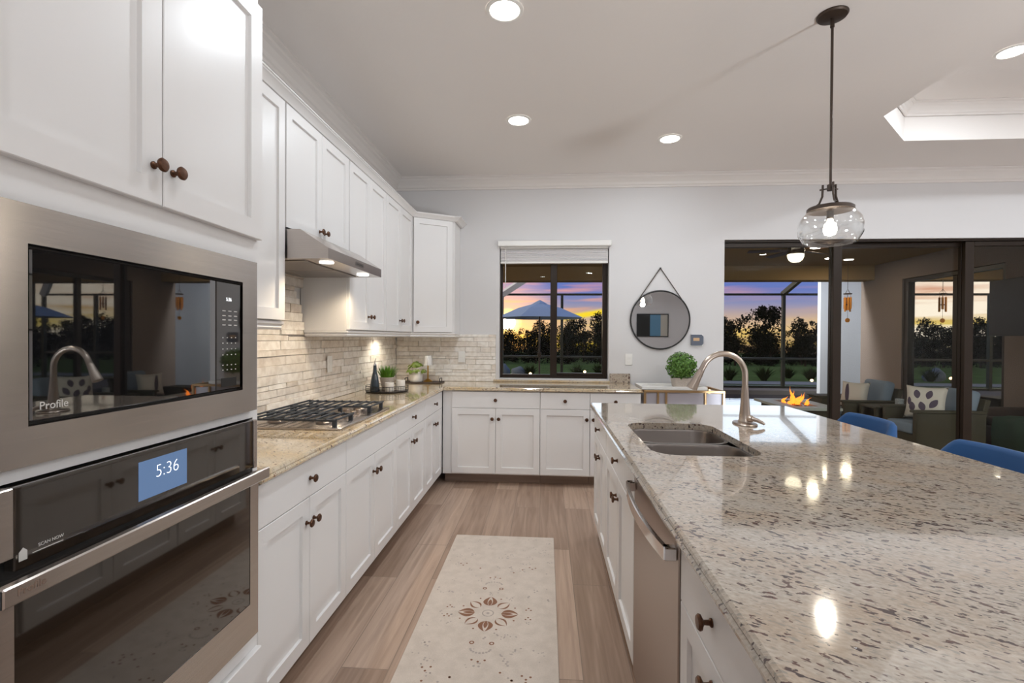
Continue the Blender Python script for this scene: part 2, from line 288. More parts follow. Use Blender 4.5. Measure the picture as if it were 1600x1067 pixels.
def rug_mat():
    m = pbr('faded_rug', lin(206, 192, 180), 0.95); nt = m.node_tree; b = nt.nodes['Principled BSDF']; N = nt.nodes.new; K = nt.links.new
    tc = N('ShaderNodeTexCoord')
    n1 = N('ShaderNodeTexNoise'); n1.inputs['Scale'].default_value = 16; n1.inputs['Detail'].default_value = 4; K(tc.outputs['Object'], n1.inputs['Vector'])
    r1 = N('ShaderNodeValToRGB'); r1.color_ramp.elements[0].position = 0.36; r1.color_ramp.elements[0].color = lin(206, 193, 181); r1.color_ramp.elements[1].position = 0.6; r1.color_ramp.elements[1].color = lin(214, 201, 189); K(n1.outputs['Fac'], r1.inputs[0])
    n2 = N('ShaderNodeTexNoise'); n2.inputs['Scale'].default_value = 240; n2.inputs['Detail'].default_value = 2; K(tc.outputs['Object'], n2.inputs['Vector'])
    r2 = N('ShaderNodeValToRGB'); r2.color_ramp.elements[0].color = (0.86, 0.86, 0.86, 1); r2.color_ramp.elements[1].color = (1.08, 1.08, 1.08, 1); K(n2.outputs['Fac'], r2.inputs[0])
    mx = N('ShaderNodeMixRGB'); mx.blend_type = 'MULTIPLY'; mx.inputs[0].default_value = 1.0; K(r1.outputs[0], mx.inputs[1]); K(r2.outputs[0], mx.inputs[2]); K(mx.outputs[0], b.inputs['Base Color'])
    return m
M_rug = rug_mat()

# ------------------------------------------------------------------ helpers
class MB:
    """collects shapes in world (or local) space and links them as ONE mesh object"""
    def __init__(s): s.b = bmesh.new()
    def add(s, t):
        me = bpy.data.meshes.new('t'); t.to_mesh(me); t.free(); s.b.from_mesh(me); bpy.data.meshes.remove(me); return s
    def box(s, x0, x1, y0, y1, z0, z1, bev=0.0, seg=1, rot=None, piv=None):
        t = bmesh.new(); bmesh.ops.create_cube(t, size=1.0)
        c = Vector(((x0 + x1) / 2, (y0 + y1) / 2, (z0 + z1) / 2))
        for v in t.verts: v.co = Vector((v.co.x * (x1 - x0), v.co.y * (y1 - y0), v.co.z * (z1 - z0))) + c
        if bev: bmesh.ops.bevel(t, geom=list(t.edges), offset=bev, segments=seg, affect='EDGES', profile=0.5, clamp_overlap=True)
        if rot is not None:
            p = Vector(piv) if piv is not None else c
            for v in t.verts: v.co = rot @ (v.co - p) + p
        return s.add(t)
    def lathe(s, prof, c=(0, 0, 0), axis=(0, 0, 1), n=24, squash=None):
        t = bmesh.new(); ax = Vector(axis).normalized(); q = Vector((0, 0, 1)).rotation_difference(ax); c = Vector(c)
        rings = []
        for r, h in prof:
            if r <= 1e-6: rings.append([t.verts.new(c + q @ Vector((0, 0, h)))])
            else:
                ring = []
                for i in range(n):
                    a = 2 * math.pi * i / n; x, y = r * math.cos(a), r * math.sin(a)
                    if squash: x *= squash[0]; y *= squash[1]
                    ring.append(t.verts.new(c + q @ Vector((x, y, h))))
                rings.append(ring)
        for a, b in zip(rings, rings[1:]):
            for i in range(n):
                j = (i + 1) % n
                if len(a) == 1 and len(b) == 1: continue
                if len(a) == 1: t.faces.new((a[0], b[i], b[j]))
                elif len(b) == 1: t.faces.new((a[i], a[j], b[0]))
                else: t.faces.new((a[i], a[j], b[j], b[i]))
        bmesh.ops.recalc_face_normals(t, faces=t.faces)
        return s.add(t)
    def cyl(s, p0, p1, r, r2=None, n=16):
        p0, p1 = Vector(p0), Vector(p1); h = (p1 - p0).length
        return s.lathe([(0, 0), (r, 0), (r if r2 is None else r2, h), (0, h)], p0, p1 - p0, n)
    def tube(s, pts, r, n=10, closed=False, cap=True):
        t = bmesh.new(); pts = [Vector(p) for p in pts]; m = len(pts); rings = []; up = None
        rr = r if isinstance(r, (list, tuple)) else [r] * m
        for i, p in enumerate(pts):
            d = (pts[(i + 1) % m] - pts[i - 1]) if closed else (pts[min(i + 1, m - 1)] - pts[max(i - 1, 0)])
            d.normalize()
            if up is None: up = Vector((0, 0, 1)) if abs(d.z) < 0.9 else Vector((1, 0, 0))
            u = (up - d * up.dot(d)).normalized(); w = d.cross(u); up = u
            rings.append([t.verts.new(p + rr[i] * (math.cos(2 * math.pi * k / n) * u + math.sin(2 * math.pi * k / n) * w)) for k in range(n)])
        for i in range(m if closed else m - 1):
            a, b = rings[i], rings[(i + 1) % m]
            for k in range(n): t.faces.new((a[k], a[(k + 1) % n], b[(k + 1) % n], b[k]))
        if cap and not closed:
            t.faces.new(rings[0][::-1]); t.faces.new(rings[-1])
        bmesh.ops.recalc_face_normals(t, faces=t.faces)
        return s.add(t)
    def prism(s, poly, z0, z1, f=None):
        """polygon (2D) extruded z0..z1; f maps (a,b,h) to world"""
        t = bmesh.new(); f = f or (lambda a, b, h: (a, b, h))
        lo = [t.verts.new(f(a, b, z0)) for a, b in poly]; hi = [t.verts.new(f(a, b, z1)) for a, b in poly]; n = len(poly)
        t.faces.new(lo[::-1]); t.faces.new(hi)
        for i in range(n): t.faces.new((lo[i], lo[(i + 1) % n], hi[(i + 1) % n], hi[i]))
        bmesh.ops.recalc_face_normals(t, faces=t.faces)
        return s.add(t)
    def quad(s, a, b, c, d):
        vs = [s.b.verts.new(p) for p in (a, b, c, d)]; s.b.faces.new(vs); return s
    def sphere(s, c, rx, ry=None, rz=None, u=20, v=12, fn=None):
        t = bmesh.new(); bmesh.ops.create_uvsphere(t, u_segments=u, v_segments=v, radius=1.0); ry = ry or rx; rz = rz or rx; c = Vector(c)
        for q in t.verts:
            p = q.co.copy()
            if fn: p = fn(p)
            q.co = c + Vector((p.x * rx, p.y * ry, p.z * rz))
        return s.add(t)
    def cushion(s, c, dx, dy, dz, e=0.35, rot=None, sub=10):
        """a puffed pillow block"""
        t = bmesh.new(); bmesh.ops.create_cube(t, size=2.0); bmesh.ops.subdivide_edges(t, edges=list(t.edges), cuts=sub, use_grid_fill=True); c = Vector(c)
        for v in t.verts:
            p = v.co; k = [abs(p[i]) for i in range(3)]
            f = lambda a: math.copysign(1 - (1 - abs(a)) ** 1.0, a)
            th = 1 - e * (max(k[0], 0) ** 6 + k[2] ** 6) / 1.6
            q = Vector((p.x * (1 - 0.06 * (1 - k[2] ** 2) * 0), p.y * max(th, 0.15), p.z))
            rr = Vector((q.x * dx, q.y * dy, q.z * dz))
            v.co = c + (rot @ rr if rot is not None else rr)
        return s.add(t)
    def build(s, name, mat, parent=None, smooth=True, local=False, ang=35):
        if parent is not None and not local:
            r = parent
            while r.parent is not None: r = r.parent
            off = r.location.copy()
            if off.length > 0: bmesh.ops.translate(s.b, verts=s.b.verts, vec=-off)
        me = bpy.data.meshes.new(name); s.b.to_mesh(me); s.b.free(); me.materials.append(mat)
        if smooth:
            for p in me.polygons: p.use_smooth = True
            try: me.set_sharp_from_angle(angle=math.radians(ang))
            except Exception: pass
        o = bpy.data.objects.new(name, me); COL.objects.link(o)
        if parent is not None: o.parent = parent
        return o
def thing(name, label, cat, loc=(0, 0, 0), group=None, rz=0.0):
    o = bpy.data.objects.new(name, None); COL.objects.link(o); o.empty_display_size = 0.1
    o.location = loc; o.rotation_euler = (0, 0, rz); o['label'] = label; o['category'] = cat
    if group: o['group'] = group
    return o
def tag(o, label, cat, group=None, kind=None):
    o['label'] = label; o['category'] = cat
    if group: o['group'] = group
    if kind: o['kind'] = kind
    return o
def struct(name, mb, m, parent=None, smooth=False):
    o = mb.build(name, m, parent, smooth)
    if parent is None: o['kind'] = 'structure'
    return o
def copy_tree(o, parent=None):
    c = o.copy(); COL.objects.link(c)
    if parent is not None: c.parent = parent
    for ch in list(o.children): copy_tree(ch, c)
    return c
def offset_poly(poly, d):
    n = len(poly); out = []
    for i in range(n):
        p0, p1, p2 = Vector(poly[i - 1]), Vector(poly[i]), Vector(poly[(i + 1) % n])
        a = (p1 - p0).normalized(); b = (p2 - p1).normalized()
        na, nb = Vector((-a.y, a.x)), Vector((-b.y, b.x)); k = (na + nb); k = k / max(k.dot(na), 0.2)
        out.append((p1 + k * d)[:])
    return out
def sweep(mb, path, prof, closed=False, z=0.0):
    """profile [(outward, z)] along a 2D path; outward is to the RIGHT of travel"""
    t = bmesh.new(); n = len(path); P = [Vector(p) for p in path]; rows = []
    for i in range(n):
        if closed or 0 < i < n - 1:
            a = (P[i] - P[i - 1]).normalized(); b = (P[(i + 1) % n] - P[i]).normalized()
        elif i == 0: a = b = (P[1] - P[0]).normalized()
        else: a = b = (P[-1] - P[-2]).normalized()
        na, nb = Vector((a.y, -a.x)), Vector((b.y, -b.x)); k = na + nb; k = k / max(k.dot(na), 0.2)
        rows.append([t.verts.new((P[i].x + k.x * d, P[i].y + k.y * d, h + z)) for d, h in prof])
    for i in range(n if closed else n - 1):
        a, b = rows[i], rows[(i + 1) % n]
        for j in range(len(prof)):
            jj = (j + 1) % len(prof); t.faces.new((a[j], a[jj], b[jj], b[j]))
    if not closed: t.faces.new(rows[0]); t.faces.new(rows[-1][::-1])
    bmesh.ops.recalc_face_normals(t, faces=t.faces); mb.add(t)
def slab(mb, outer, prof, hole=None, zb=None):
    """counter slab: outer CCW polygon, prof = [(inset, z)...] from bottom to top; optional hole (list of 2D points)"""
    t = bmesh.new(); rings = []
    for d, z in prof: rings.append([t.verts.new((x, y, z)) for x, y in offset_poly(outer, d)])
    n = len(outer)
    for a, b in zip(rings, rings[1:]):
        for i in range(n): t.faces.new((a[i], a[(i + 1) % n], b[(i + 1) % n], b[i]))
    if hole is None:
        t.faces.new(rings[0][::-1]); t.faces.new(rings[-1])
    else:
        for ring, z in ((rings[0], prof[0][1]), (rings[-1], prof[-1][1])):
            hv = [t.verts.new((x, y, z)) for x, y in hole]; ring_e = []
            for L in (ring, hv):
                for i in range(len(L)):
                    e = t.edges.get((L[i], L[(i + 1) % len(L)])) or t.edges.new((L[i], L[(i + 1) % len(L)])); ring_e.append(e)
            bmesh.ops.triangle_fill(t, edges=ring_e, use_beauty=True)
            if ring is rings[0]: h0 = hv
            else:
                for i in range(len(hv)): t.faces.new((h0[i], hv[i], hv[(i + 1) % len(hv)], h0[(i + 1) % len(hv)]))
    bmesh.ops.recalc_face_normals(t, faces=t.faces); mb.add(t)
def text(body, size, mat, parent, mtx, name='lettering', ext=0.0003, off=0.0):
    cu = bpy.data.curves.new(name, 'FONT'); cu.body = body; cu.size = size; cu.extrude = ext; cu.offset = off; cu.align_x = 'LEFT'; cu.align_y = 'BOTTOM'; cu.materials.append(mat)
    tmp = bpy.data.objects.new(name, cu); COL.objects.link(tmp); S.view_layers[0].update()
    me = bpy.data.meshes.new_from_object(tmp.evaluated_get(bpy.context.evaluated_depsgraph_get())); bpy.data.objects.remove(tmp)
    me.materials.clear(); me.materials.append(mat)
    o = bpy.data.objects.new(name, me); COL.objects.link(o); o.parent = parent; o.matrix_local = mtx
    return o
def leaf(mb, p, n, size, wid=0.5, rnd=random):
    n = Vector(n).normalized(); a = n.orthogonal().normalized(); ang = rnd.random() * 6.283; d = Matrix.Rotation(ang, 3, n) @ a; w = n.cross(d)
    p = Vector(p); mb.quad(p - d * size * .5, p + w * size * wid * .5 + n * size * .08, p + d * size * .5, p - w * size * wid * .5 + n * size * .08)

# ------------------------------------------------------------------ room shell
WX, BY, RY, EX, CZ = -1.6, 5.03, -4.2, 6.3, 3.04
struct('floor', MB().box(WX - .2, EX + .2, RY - .2, BY + .2, -0.12, 0.0), M_floor)
struct('wall_left', MB().box(WX - .2, WX, RY - .2, BY + .2, 0, 3.5), M_wall)
struct('wall_rear', MB().box(WX, EX, RY - .2, RY, 0, 3.5), M_wall)
struct('wall_right', MB().box(EX, EX + .2, RY - .2, BY + .2, 0, 3.5), M_wall)
WI = (-0.487, 0.643, 0.947, 2.36); SL = (1.795, 5.55, 2.375)
wb = MB(); Y0, Y1 = BY, BY + .2
wb.box(WX, WI[0], Y0, Y1, 0, 3.5); wb.box(WI[0], WI[1], Y0, Y1, 0, WI[2]); wb.box(WI[0], WI[1], Y0, Y1, WI[3], 3.5)
wb.box(WI[1], SL[0], Y0, Y1, 0, 3.5); wb.box(SL[0], SL[1], Y0, Y1, SL[2], 3.5); wb.box(SL[1], EX, Y0, Y1, 0, 3.5)
struct('wall_back', wb, M_wall)
# ceiling with the recessed tray of the living area
TRAY = [(2.5, -1.6), (2.5, 3.80), (2.98, 4.28), (5.2, 4.28), (5.7, 3.80), (5.7, -1.6), (5.2, -2.1), (2.98, -2.1)]
cb = MB(); slab(cb, [(WX, RY), (EX, RY), (EX, BY), (WX, BY)], [(0, CZ), (0, CZ + .30)], hole=TRAY)
struct('ceiling', cb, M_ceil)
tb = MB(); tb.prism(TRAY, CZ + .30, CZ + .34)
struct('ceiling_tray', tb, M_ceil)
tf = MB(); sweep(tf, TRAY[::-1], [(0.001, CZ + .001), (0.004, CZ + .001), (0.004, CZ + .299), (0.001, CZ + .299)], closed=True)
# painted faces of the tray
o = struct('trim_1', tf, M_wall)
CROWN = [(0.0, -0.125), (0.012, -0.125), (0.016, -0.108), (0.026, -0.100), (0.034, -0.078), (0.058, -0.048), (0.074, -0.036), (0.078, -0.022), (0.095, -0.014), (0.098, -0.001), (0.0, -0.001)]
cr = MB(); sweep(cr, [(WX + .001, RY + .01), (WX + .001, BY - .001), (EX - .001, BY - .001), (EX - .001, RY + .01)], CROWN, z=CZ); struct('trim_2', cr, M_trim)
cr = MB(); sweep(cr, TRAY[:4][::1] + TRAY[4:6], [(d * .8 + .006, h * .8) for d, h in CROWN], z=CZ + .30); struct('trim_3', cr, M_trim)

# stacked-stone backsplash: every course its own blocks, one mesh per wall
def stonewall(name, u0, u1, zf, tou, seed):
    rnd = random.Random(seed); t = bmesh.new(); lay = []
    z = 0.915
    while z < 1.80:
        h = rnd.choice((0.03, 0.036, 0.044, 0.055)); u = u0 - rnd.random() * .1
        while u < u1:
            w = rnd.uniform(0.10, 0.42); a, b = max(u, u0), min(u + w, u1); zt = min(z + h, zf((a + b) / 2))
            if b - a > 0.012 and zt - z > 0.008:
                dpt = rnd.choice((0.022, 0.024, 0.026, 0.028, 0.031)) + rnd.uniform(-.002, .002); tone = rnd.betavariate(3, 1.6)
                g = 0.0006
                fr = [(a + g, z + g), (b - g, z + g), (b - g, zt - g), (a + g, zt - g)]
                v0 = [t.verts.new(tou(x, 0.001, y)) for x, y in fr]
                i = .0025; fr2 = [(a + i, z + i), (b - i, z + i), (b - i, zt - i), (a + i, zt - i)]
                v1 = [t.verts.new(tou(x, dpt - .003, y)) for x, y in fr]; v2 = [t.verts.new(tou(x, dpt + rnd.uniform(-.003, .003), y)) for x, y in fr2]
                fs = [t.faces.new(v2)]
                for p, q in ((v0, v1), (v1, v2)):
                    for k in range(4): fs.append(t.faces.new((p[k], p[(k + 1) % 4], q[(k + 1) % 4], q[k])))
                lay += [tone] * len(fs)
            u += w
        z += h
    t.faces.ensure_lookup_table(); bmesh.ops.recalc_face_normals(t, faces=t.faces)
    me = bpy.data.meshes.new(name); t.to_mesh(me); t.free(); me.materials.append(M_stone)
    at = me.attributes.new('tone', 'FLOAT', 'FACE'); at.data.foreach_set('value', lay)
    o = bpy.data.objects.new(name, me); COL.objects.link(o); o['kind'] = 'structure'; return o
stonewall('wall_left_backsplash', 1.54, 4.992, lambda u: 1.755 if 2.285 < u < 3.035 else 1.372, lambda u, d, z: (WX + d, u, z), 4)
stonewall('wall_back_backsplash', -1.576, -0.52, lambda u: 1.372 if u < -.9 else 1.405, lambda u, d, z: (u, BY - d, z), 9)

# ------------------------------------------------------------------ cabinet kit
RUN = {'L': lambda p: (lambda u, d, z: (p + d, u, z)), 'B': lambda p: (lambda u, d, z: (u, p - d, z)), 'I': lambda p: (lambda u, d, z: (p - d, u, z))}
AX = {'L': (1, 0, 0), 'B': (0, -1, 0), 'I': (-1, 0, 0)}
def fbox(mb, F, u0, u1, d0, d1, z0, z1, bev=0.0):
    a, b = F(u0, d0, z0), F(u1, d1, z1)
    return mb.box(min(a[0], b[0]), max(a[0], b[0]), min(a[1], b[1]), max(a[1], b[1]), min(a[2], b[2]), max(a[2], b[2]), bev)
def front_panel(F, u0, u1, z0, z1, th=0.02, rail=0.0, dep=0.011, d0=0.0005):
    """a slab drawer front (rail=0) or a shaker door"""
    t = bmesh.new(); ch = 0.002
    def ring(ins, d): return [t.verts.new(F(u, d, z)) for u, z in ((u0 + ins, z0 + ins), (u1 - ins, z0 + ins), (u1 - ins, z1 - ins), (u0 + ins, z1 - ins))]
    rs = [ring(0, d0), ring(0, th - ch), ring(ch, th)]
    if rail: rs += [ring(rail, th), ring(rail + .002, th - dep)]
    t.faces.new(rs[0]); t.faces.new(rs[-1])
    for a, b in zip(rs, rs[1:]):
        for i in range(4): t.faces.new((a[i], a[(i + 1) % 4], b[(i + 1) % 4], b[i]))
    bmesh.ops.recalc_face_normals(t, faces=t.faces)
    return MB().add(t)
KNOB = [(0, 0), (0.009, 0), (0.009, 0.003), (0.0055, 0.006), (0.005, 0.016), (0.009, 0.019), (0.0155, 0.022), (0.0165, 0.026), (0.013, 0.030), (0, 0.0315)]
def knob(parent, F, run, u, z, th=0.02):
    p = F(u, th + .0003, z)
    return MB().lathe(KNOB, p, AX[run], 20).build('knob', M_bronze, parent)
def add_front(parent, F, run, kind, u0, u1, z0, z1, kn=None, gap=0.0016, rail=0.057):
    o = front_panel(F, u0 + gap, u1 - gap, z0, z1, rail=rail if kind == 'door' else 0.0).build(kind if kind != 'drawer' else 'drawer', M_cab, parent, True, ang=20)
    if kn: knob(o, F, run, *kn)
    return o
ZT, ZB, ZG = 0.8815, 0.115, 0.722
def base_cab(run, plane, u0, u1, depth, label, fronts, toe=True, toe_in=0.07, bodyu=None, group=None, hollow=False):
    F = RUN[run](plane); a, b = bodyu or (u0, u1); c = F((u0 + u1) / 2, -depth / 2, 0)
    r = thing('base_cabinet', label, 'cabinet', (c[0], c[1], 0), group)
    m = MB()
    if hollow:
        for q in ((a + .0006, a + .018, -depth, 0, ZB - .012, ZT), (b - .018, b - .0006, -depth, 0, ZB - .012, ZT), (a + .018, b - .018, -depth, -depth + .015, ZB - .012, ZT), (a + .018, b - .018, -depth + .015, 0, ZB - .012, ZB + .006), (a + .018, b - .018, -.018, 0, ZB + .006, ZT)): fbox(m, F, *q)
    else: fbox(m, F, a + .0006, b - .0006, -depth, 0, ZB - .012, ZT)
    m.build('body', M_cab, r, False)
    if toe:
        m = MB(); fbox(m, F, a + .0006, b - .0006, -toe_in - .02, -toe_in, 0.001, ZB - .0125); m.build('toe_kick', M_toe, r, False)
    for f in fronts: add_front(r, F, run, *f)
    return r
def pair(u0, u1, z0=ZB, z1=ZG - .003, kz=None, low=False):
    m = (u0 + u1) / 2; kz = kz if kz is not None else (z1 - .095)
    return [('door', u0, m, z0, z1, (m - .03, kz)), ('door', m, u1, z0, z1, (m + .03, kz))]
def drw(u0, u1, kn=True, z0=ZG, z1=0.872): return ('drawer', u0, u1, z0, z1, ((u0 + u1) / 2, (z0 + z1) / 2) if kn else None)

# left run
PL = -0.977
base_cab('L', PL, 1.535, 2.265, 0.61, 'white base cabinet beside the wall oven, one drawer over two doors', [drw(1.545, 2.265)] + pair(1.545, 2.265))
base_cab('L', PL, 2.266, 3.05, 0.61, 'white base cabinet under the gas cooktop with a knobless false drawer front', [drw(2.266, 3.05, False)] + pair(2.266, 3.05))
base_cab('L', PL, 3.051, 3.80, 0.61, 'white base cabinet just beyond the cooktop cabinet, one wide drawer over two doors', [drw(3.051, 3.80)] + pair(3.051, 3.80))
base_cab('L', PL, 3.801, 4.42, 0.61, 'narrow white base cabinet at the inside corner of the counter, farthest of the cooktop run', [drw(3.801, 4.42)] + pair(3.801, 4.42), bodyu=(3.801, 4.449))
# back run under the window
PB = 4.45
base_cab('B', PB, -0.868, -0.049, 0.57, 'white two-door base cabinet facing the aisle beside the inside corner, under the left window edge', [drw(-.868, -.049)] + pair(-.868, -.049), bodyu=(-.955, -.049), toe_in=0.11)
base_cab('B', PB, -0.048, 0.404, 0.57, 'white single-door base cabinet under the window, just left of the island end', [drw(-.048, .404), ('door', -.048, .404, ZB, ZG - .003, (.374, .632))], toe_in=0.11)
base_cab('B', PB, 0.405, 0.860, 0.57, 'white base cabinet at the end of the window counter, half hidden behind the island', [drw(.405, .860), ('door', .405, .860, ZB, ZG - .003, (.435, .632))], toe_in=0.11)
# island
PI = 0.361
base_cab('I', PI, 2.736, 3.40, 0.60, 'white island cabinet at the far end, one drawer over two doors', [drw(2.74, 3.398)] + pair(2.74, 3.398))
r = base_cab('I', PI, 1.851, 2.735, 0.60, 'white island sink cabinet between the far cabinet and the dishwasher', [drw(1.875, 2.732)] + pair(1.875, 2.732), hollow=True)
base_cab('I', PI, 0.775, 1.234, 0.60, 'white island cabinet nearest the dishwasher on the camera side, knob below the drawer', [drw(.775, 1.234), ('door', .775, 1.234, ZB, ZG - .003, (1.0, .672))])
base_cab('I', PI, 0.36, 0.774, 0.60, 'white island cabinet closest to the camera, only a sliver in view', [drw(.36, .755), ('door', .36, .755, ZB, ZG - .003, (.70, .632))])
ib = MB(); ib.box(0.9625, 1.34, 0.36, 3.40, 0.0, 0.8815)
o = ib.build('island_back_panel', M_cab, None, False); tag(o, 'white panelled seating side of the island under the granite overhang', 'panel')

# ------------------------------------------------------------------ counters
PROF = [(0.004, 0.8822), (0.0, 0.887), (0.0, 0.893), (0.006, 0.899), (0.004, 0.904), (0.007, 0.910), (0.014, 0.914)]
ct = MB(); slab(ct, [(WX + .002, 1.537), (-.935, 1.537), (-.935, 4.41), (.875, 4.41), (.875, BY - .002), (WX + .002, BY - .002)], PROF)
t_counter = thing('countertop', 'beige granite countertop running along the cooktop wall and under the window', 'countertop', (-1.2, 3.0, .882))
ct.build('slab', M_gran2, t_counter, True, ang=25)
MB().box(.655, .862, BY - .022, BY - .002, .9145, 1.012, .002).build('upstand', M_gran, t_counter, False)
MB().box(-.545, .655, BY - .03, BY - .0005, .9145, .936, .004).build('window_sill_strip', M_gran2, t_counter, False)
HOLE = []
def rrect(x0, x1, y0, y1, r, n=6):
    out = []
    for cx, cy2, a0 in ((x1 - r, y1 - r, 0), (x0 + r, y1 - r, 90), (x0 + r, y0 + r, 180), (x1 - r, y0 + r, 270)):
        for k in range(n + 1):
            a = math.radians(a0 + 90 * k / n); out.append((cx + r * math.cos(a), cy2 + r * math.sin(a)))
    return out
SX0, SX1, SY0, SY1 = 0.435, 0.875, 1.945, 2.675
it = MB(); slab(it, [(.315, .30), (1.665, .30), (1.665, 3.475), (.315, 3.475)], PROF, hole=rrect(SX0, SX1, SY0, SY1, .10, 8))
t_isl = it.build('island_countertop', M_gran, None, True, ang=25); tag(t_isl, 'large speckled granite island countertop with an undermount sink cut into it', 'countertop')

# ------------------------------------------------------------------ sink
t_sink = thing('sink', 'stainless steel double-bowl undermount sink in the island', 'sink', (.655, 2.31, .75))
def bowl(x0, x1, y0, y1, zt, zb, name):
    m = MB(); t = bmesh.new(); rings = []
    for ins, z, r in ((-.012, zt, .10), (0.004, zt, .09), (.008, zt - .012, .085), (.016, zb + .03, .08), (.03, zb + .006, .07), (.06, zb, .05)):
        rings.append([t.verts.new((x, y, z)) for x, y in rrect(x0 + ins, x1 - ins, y0 + ins, y1 - ins, r, 6)])
    for a, b in zip(rings, rings[1:]):
        for i in range(len(a)): t.faces.new((a[i], a[(i + 1) % len(a)], b[(i + 1) % len(a)], b[i]))
    t.faces.new(rings[-1]); m.add(t); return m.build(name, M_steeld, t_sink, True, ang=50)
b1 = bowl(SX0 + .005, SX1 - .005, 2.325, SY1 - .005, .8815, .70, 'bowl'); b2 = bowl(SX0 + .005, SX1 - .005, SY0 + .005, 2.295, .8815, .70, 'bowl')
MB().box(SX0 + .02, SX1 - .02, 2.293, 2.327, .862, .8795, .006, 2).build('divider', M_steeld, t_sink)
for b, y in ((b1, 2.5), (b2, 2.12)): MB().lathe([(0, .004), (.03, .004), (.04, .006), (.042, .001), (0, .001)], (.655, y, .70), n=20).build('drain', M_chrome, b)

# ------------------------------------------------------------------ faucet
t_f = thing('faucet', 'brushed nickel pull-down kitchen faucet with gooseneck spout behind the sink', 'faucet', (1.075, 2.69, .9142))
FB = Vector((1.075, 2.69, .9142))
MB().lathe([(0, 0), (.066, 0), (.068, .004), (.064, .009), (.04, .012), (0, .013)], FB, squash=(.85, 1.3), n=28).build('base_plate', M_nickel, t_f)
MB().lathe([(0, .0125), (.034, .0125), (.034, .018), (.030, .024), (.027, .06), (.022, .12), (.0185, .17), (.017, .20)], FB, n=24).build('body', M_nickel, t_f)
sp = [FB + Vector((0, 0, .19)), FB + Vector((0, 0, .255))]
for k in range(0, 15):
    a = math.radians(180 * k / 14 * .88); sp.append(FB + Vector((-.115 * (1 - math.cos(a)), 0, .265 + .115 * math.sin(a))))
d = (sp[-1] - sp[-2]).normalized(); 
MB().tube(sp + [sp[-1] + d * .02], .0155, 16).build('spout', M_nickel, t_f)
h0 = sp[-1] + d * .021
o = MB().lathe([(0, 0), (.0165, 0), (.0175, .01), (.020, .04), (.0275, .10), (.0285, .112), (.024, .114), (0, .114)], h0, d, 22).build('spray_head', M_nickel, t_f)
side = Vector((d.z, 0, -d.x)) * -1
c = h0 + d * .05 - side * .0215 * -1
MB().sphere(h0 + d * .045 + Vector((.021, 0, .012)), .006, .007, .012).sphere(h0 + d * .075 + Vector((.024, 0, .012)), .006, .007, .012).build('spray_button', M_black, o)
MB().lathe([(0, 0), (.018, 0), (.018, .018), (.013, .026), (0, .026)], FB + Vector((.012, -.022, .034)), (0.5, -1, .05), 18).tube([FB + Vector((.022, -.044, .035)), FB + Vector((.040, -.062, .031)), FB + Vector((.058, -.076, .022)), FB + Vector((.068, -.084, .014))], [.012, .011, .009, .006], 10).build('handle', M_nickel, t_f)

# ------------------------------------------------------------------ dishwasher
t_dw = thing('dishwasher', 'stainless steel dishwasher built into the island with a bowed bar handle', 'dishwasher', (.66, 1.54, 0))
FI = RUN['I'](PI)
m = MB(); fbox(m, FI, 1.2365, 1.849, -.57, -.001, .10, .8805); m.build('body', M_black, t_dw, False)
m = MB(); fbox(m, FI, 1.239, 1.847, .0, .024, .112, .872, .003); dwd = m.build('door', M_dwsteel, t_dw)
m = MB(); fbox(m, FI, 1.239, 1.847, -.09, -.07, .001, .098); m.build('toe_kick', M_toe, t_dw, False)
hp = []
for k in range(17):
    s_ = -1 + 2 * k / 16; hp.append(FI(1.543 + s_ * .285, .052 + .022 * (1 - s_ * s_), .825))
t = bmesh.new(); rows = []
for (x, y, z) in hp: rows.append([t.verts.new((x + dx, y, z + dz)) for dx, dz in ((-.006, -.017), (-.006, .017), (.006, .017), (.006, -.017))])
for a, b in zip(rows, rows[1:]):
    for j in range(4): t.faces.new((a[j], a[(j + 1) % 4], b[(j + 1) % 4], b[j]))
t.faces.new(rows[0]); t.faces.new(rows[-1]); bmesh.ops.recalc_face_normals(t, faces=t.faces)
m = MB().add(t)
for y in (1.262, 1.824): fbox(m, FI, y - .014, y + .014, .0245, .058, .808, .842, .003)
m.build('handle', M_chrome, dwd, True, ang=30)

# ------------------------------------------------------------------ oven tower
PT = -0.951; FT = RUN['L'](PT)
t_t = thing('oven_tower_cabinet', 'tall white oven cabinet holding the microwave above the wall oven', 'cabinet', (-1.27, 1.13, 0))
m = MB()
fbox(m, FT, .70, .722, -.645, 0, .10, 2.62); fbox(m, FT, 1.508, 1.5335, -.645, 0, .10, 2.62)          # side panels
fbox(m, FT, .7221, 1.5079, -.645, -.63, .10, 2.62)                                                        # back
fbox(m, FT, .7221, 1.5079, -.63, 0, 1.6108, 2.62); fbox(m, FT, .7221, 1.5079, -.63, 0, 1.110, 1.136); fbox(m, FT, .7221, 1.5079, -.63, 0, .10, .402)
m.build('body', M_cab, t_t, False)
m = MB(); fbox(m, FT, .70, 1.5335, -.09, -.07, .001, .098); m.build('toe_kick', M_toe, t_t, False)
add_front(t_t, FT, 'L', 'door', .704, 1.116, 1.688, 2.445, (1.086, 1.778), rail=.06); add_front(t_t, FT, 'L', 'door', 1.116, 1.530, 1.688, 2.445, (1.146, 1.778), rail=.06)
add_front(t_t, FT, 'L', 'drawer', .704, 1.530, .125, .352, (1.117, .24))

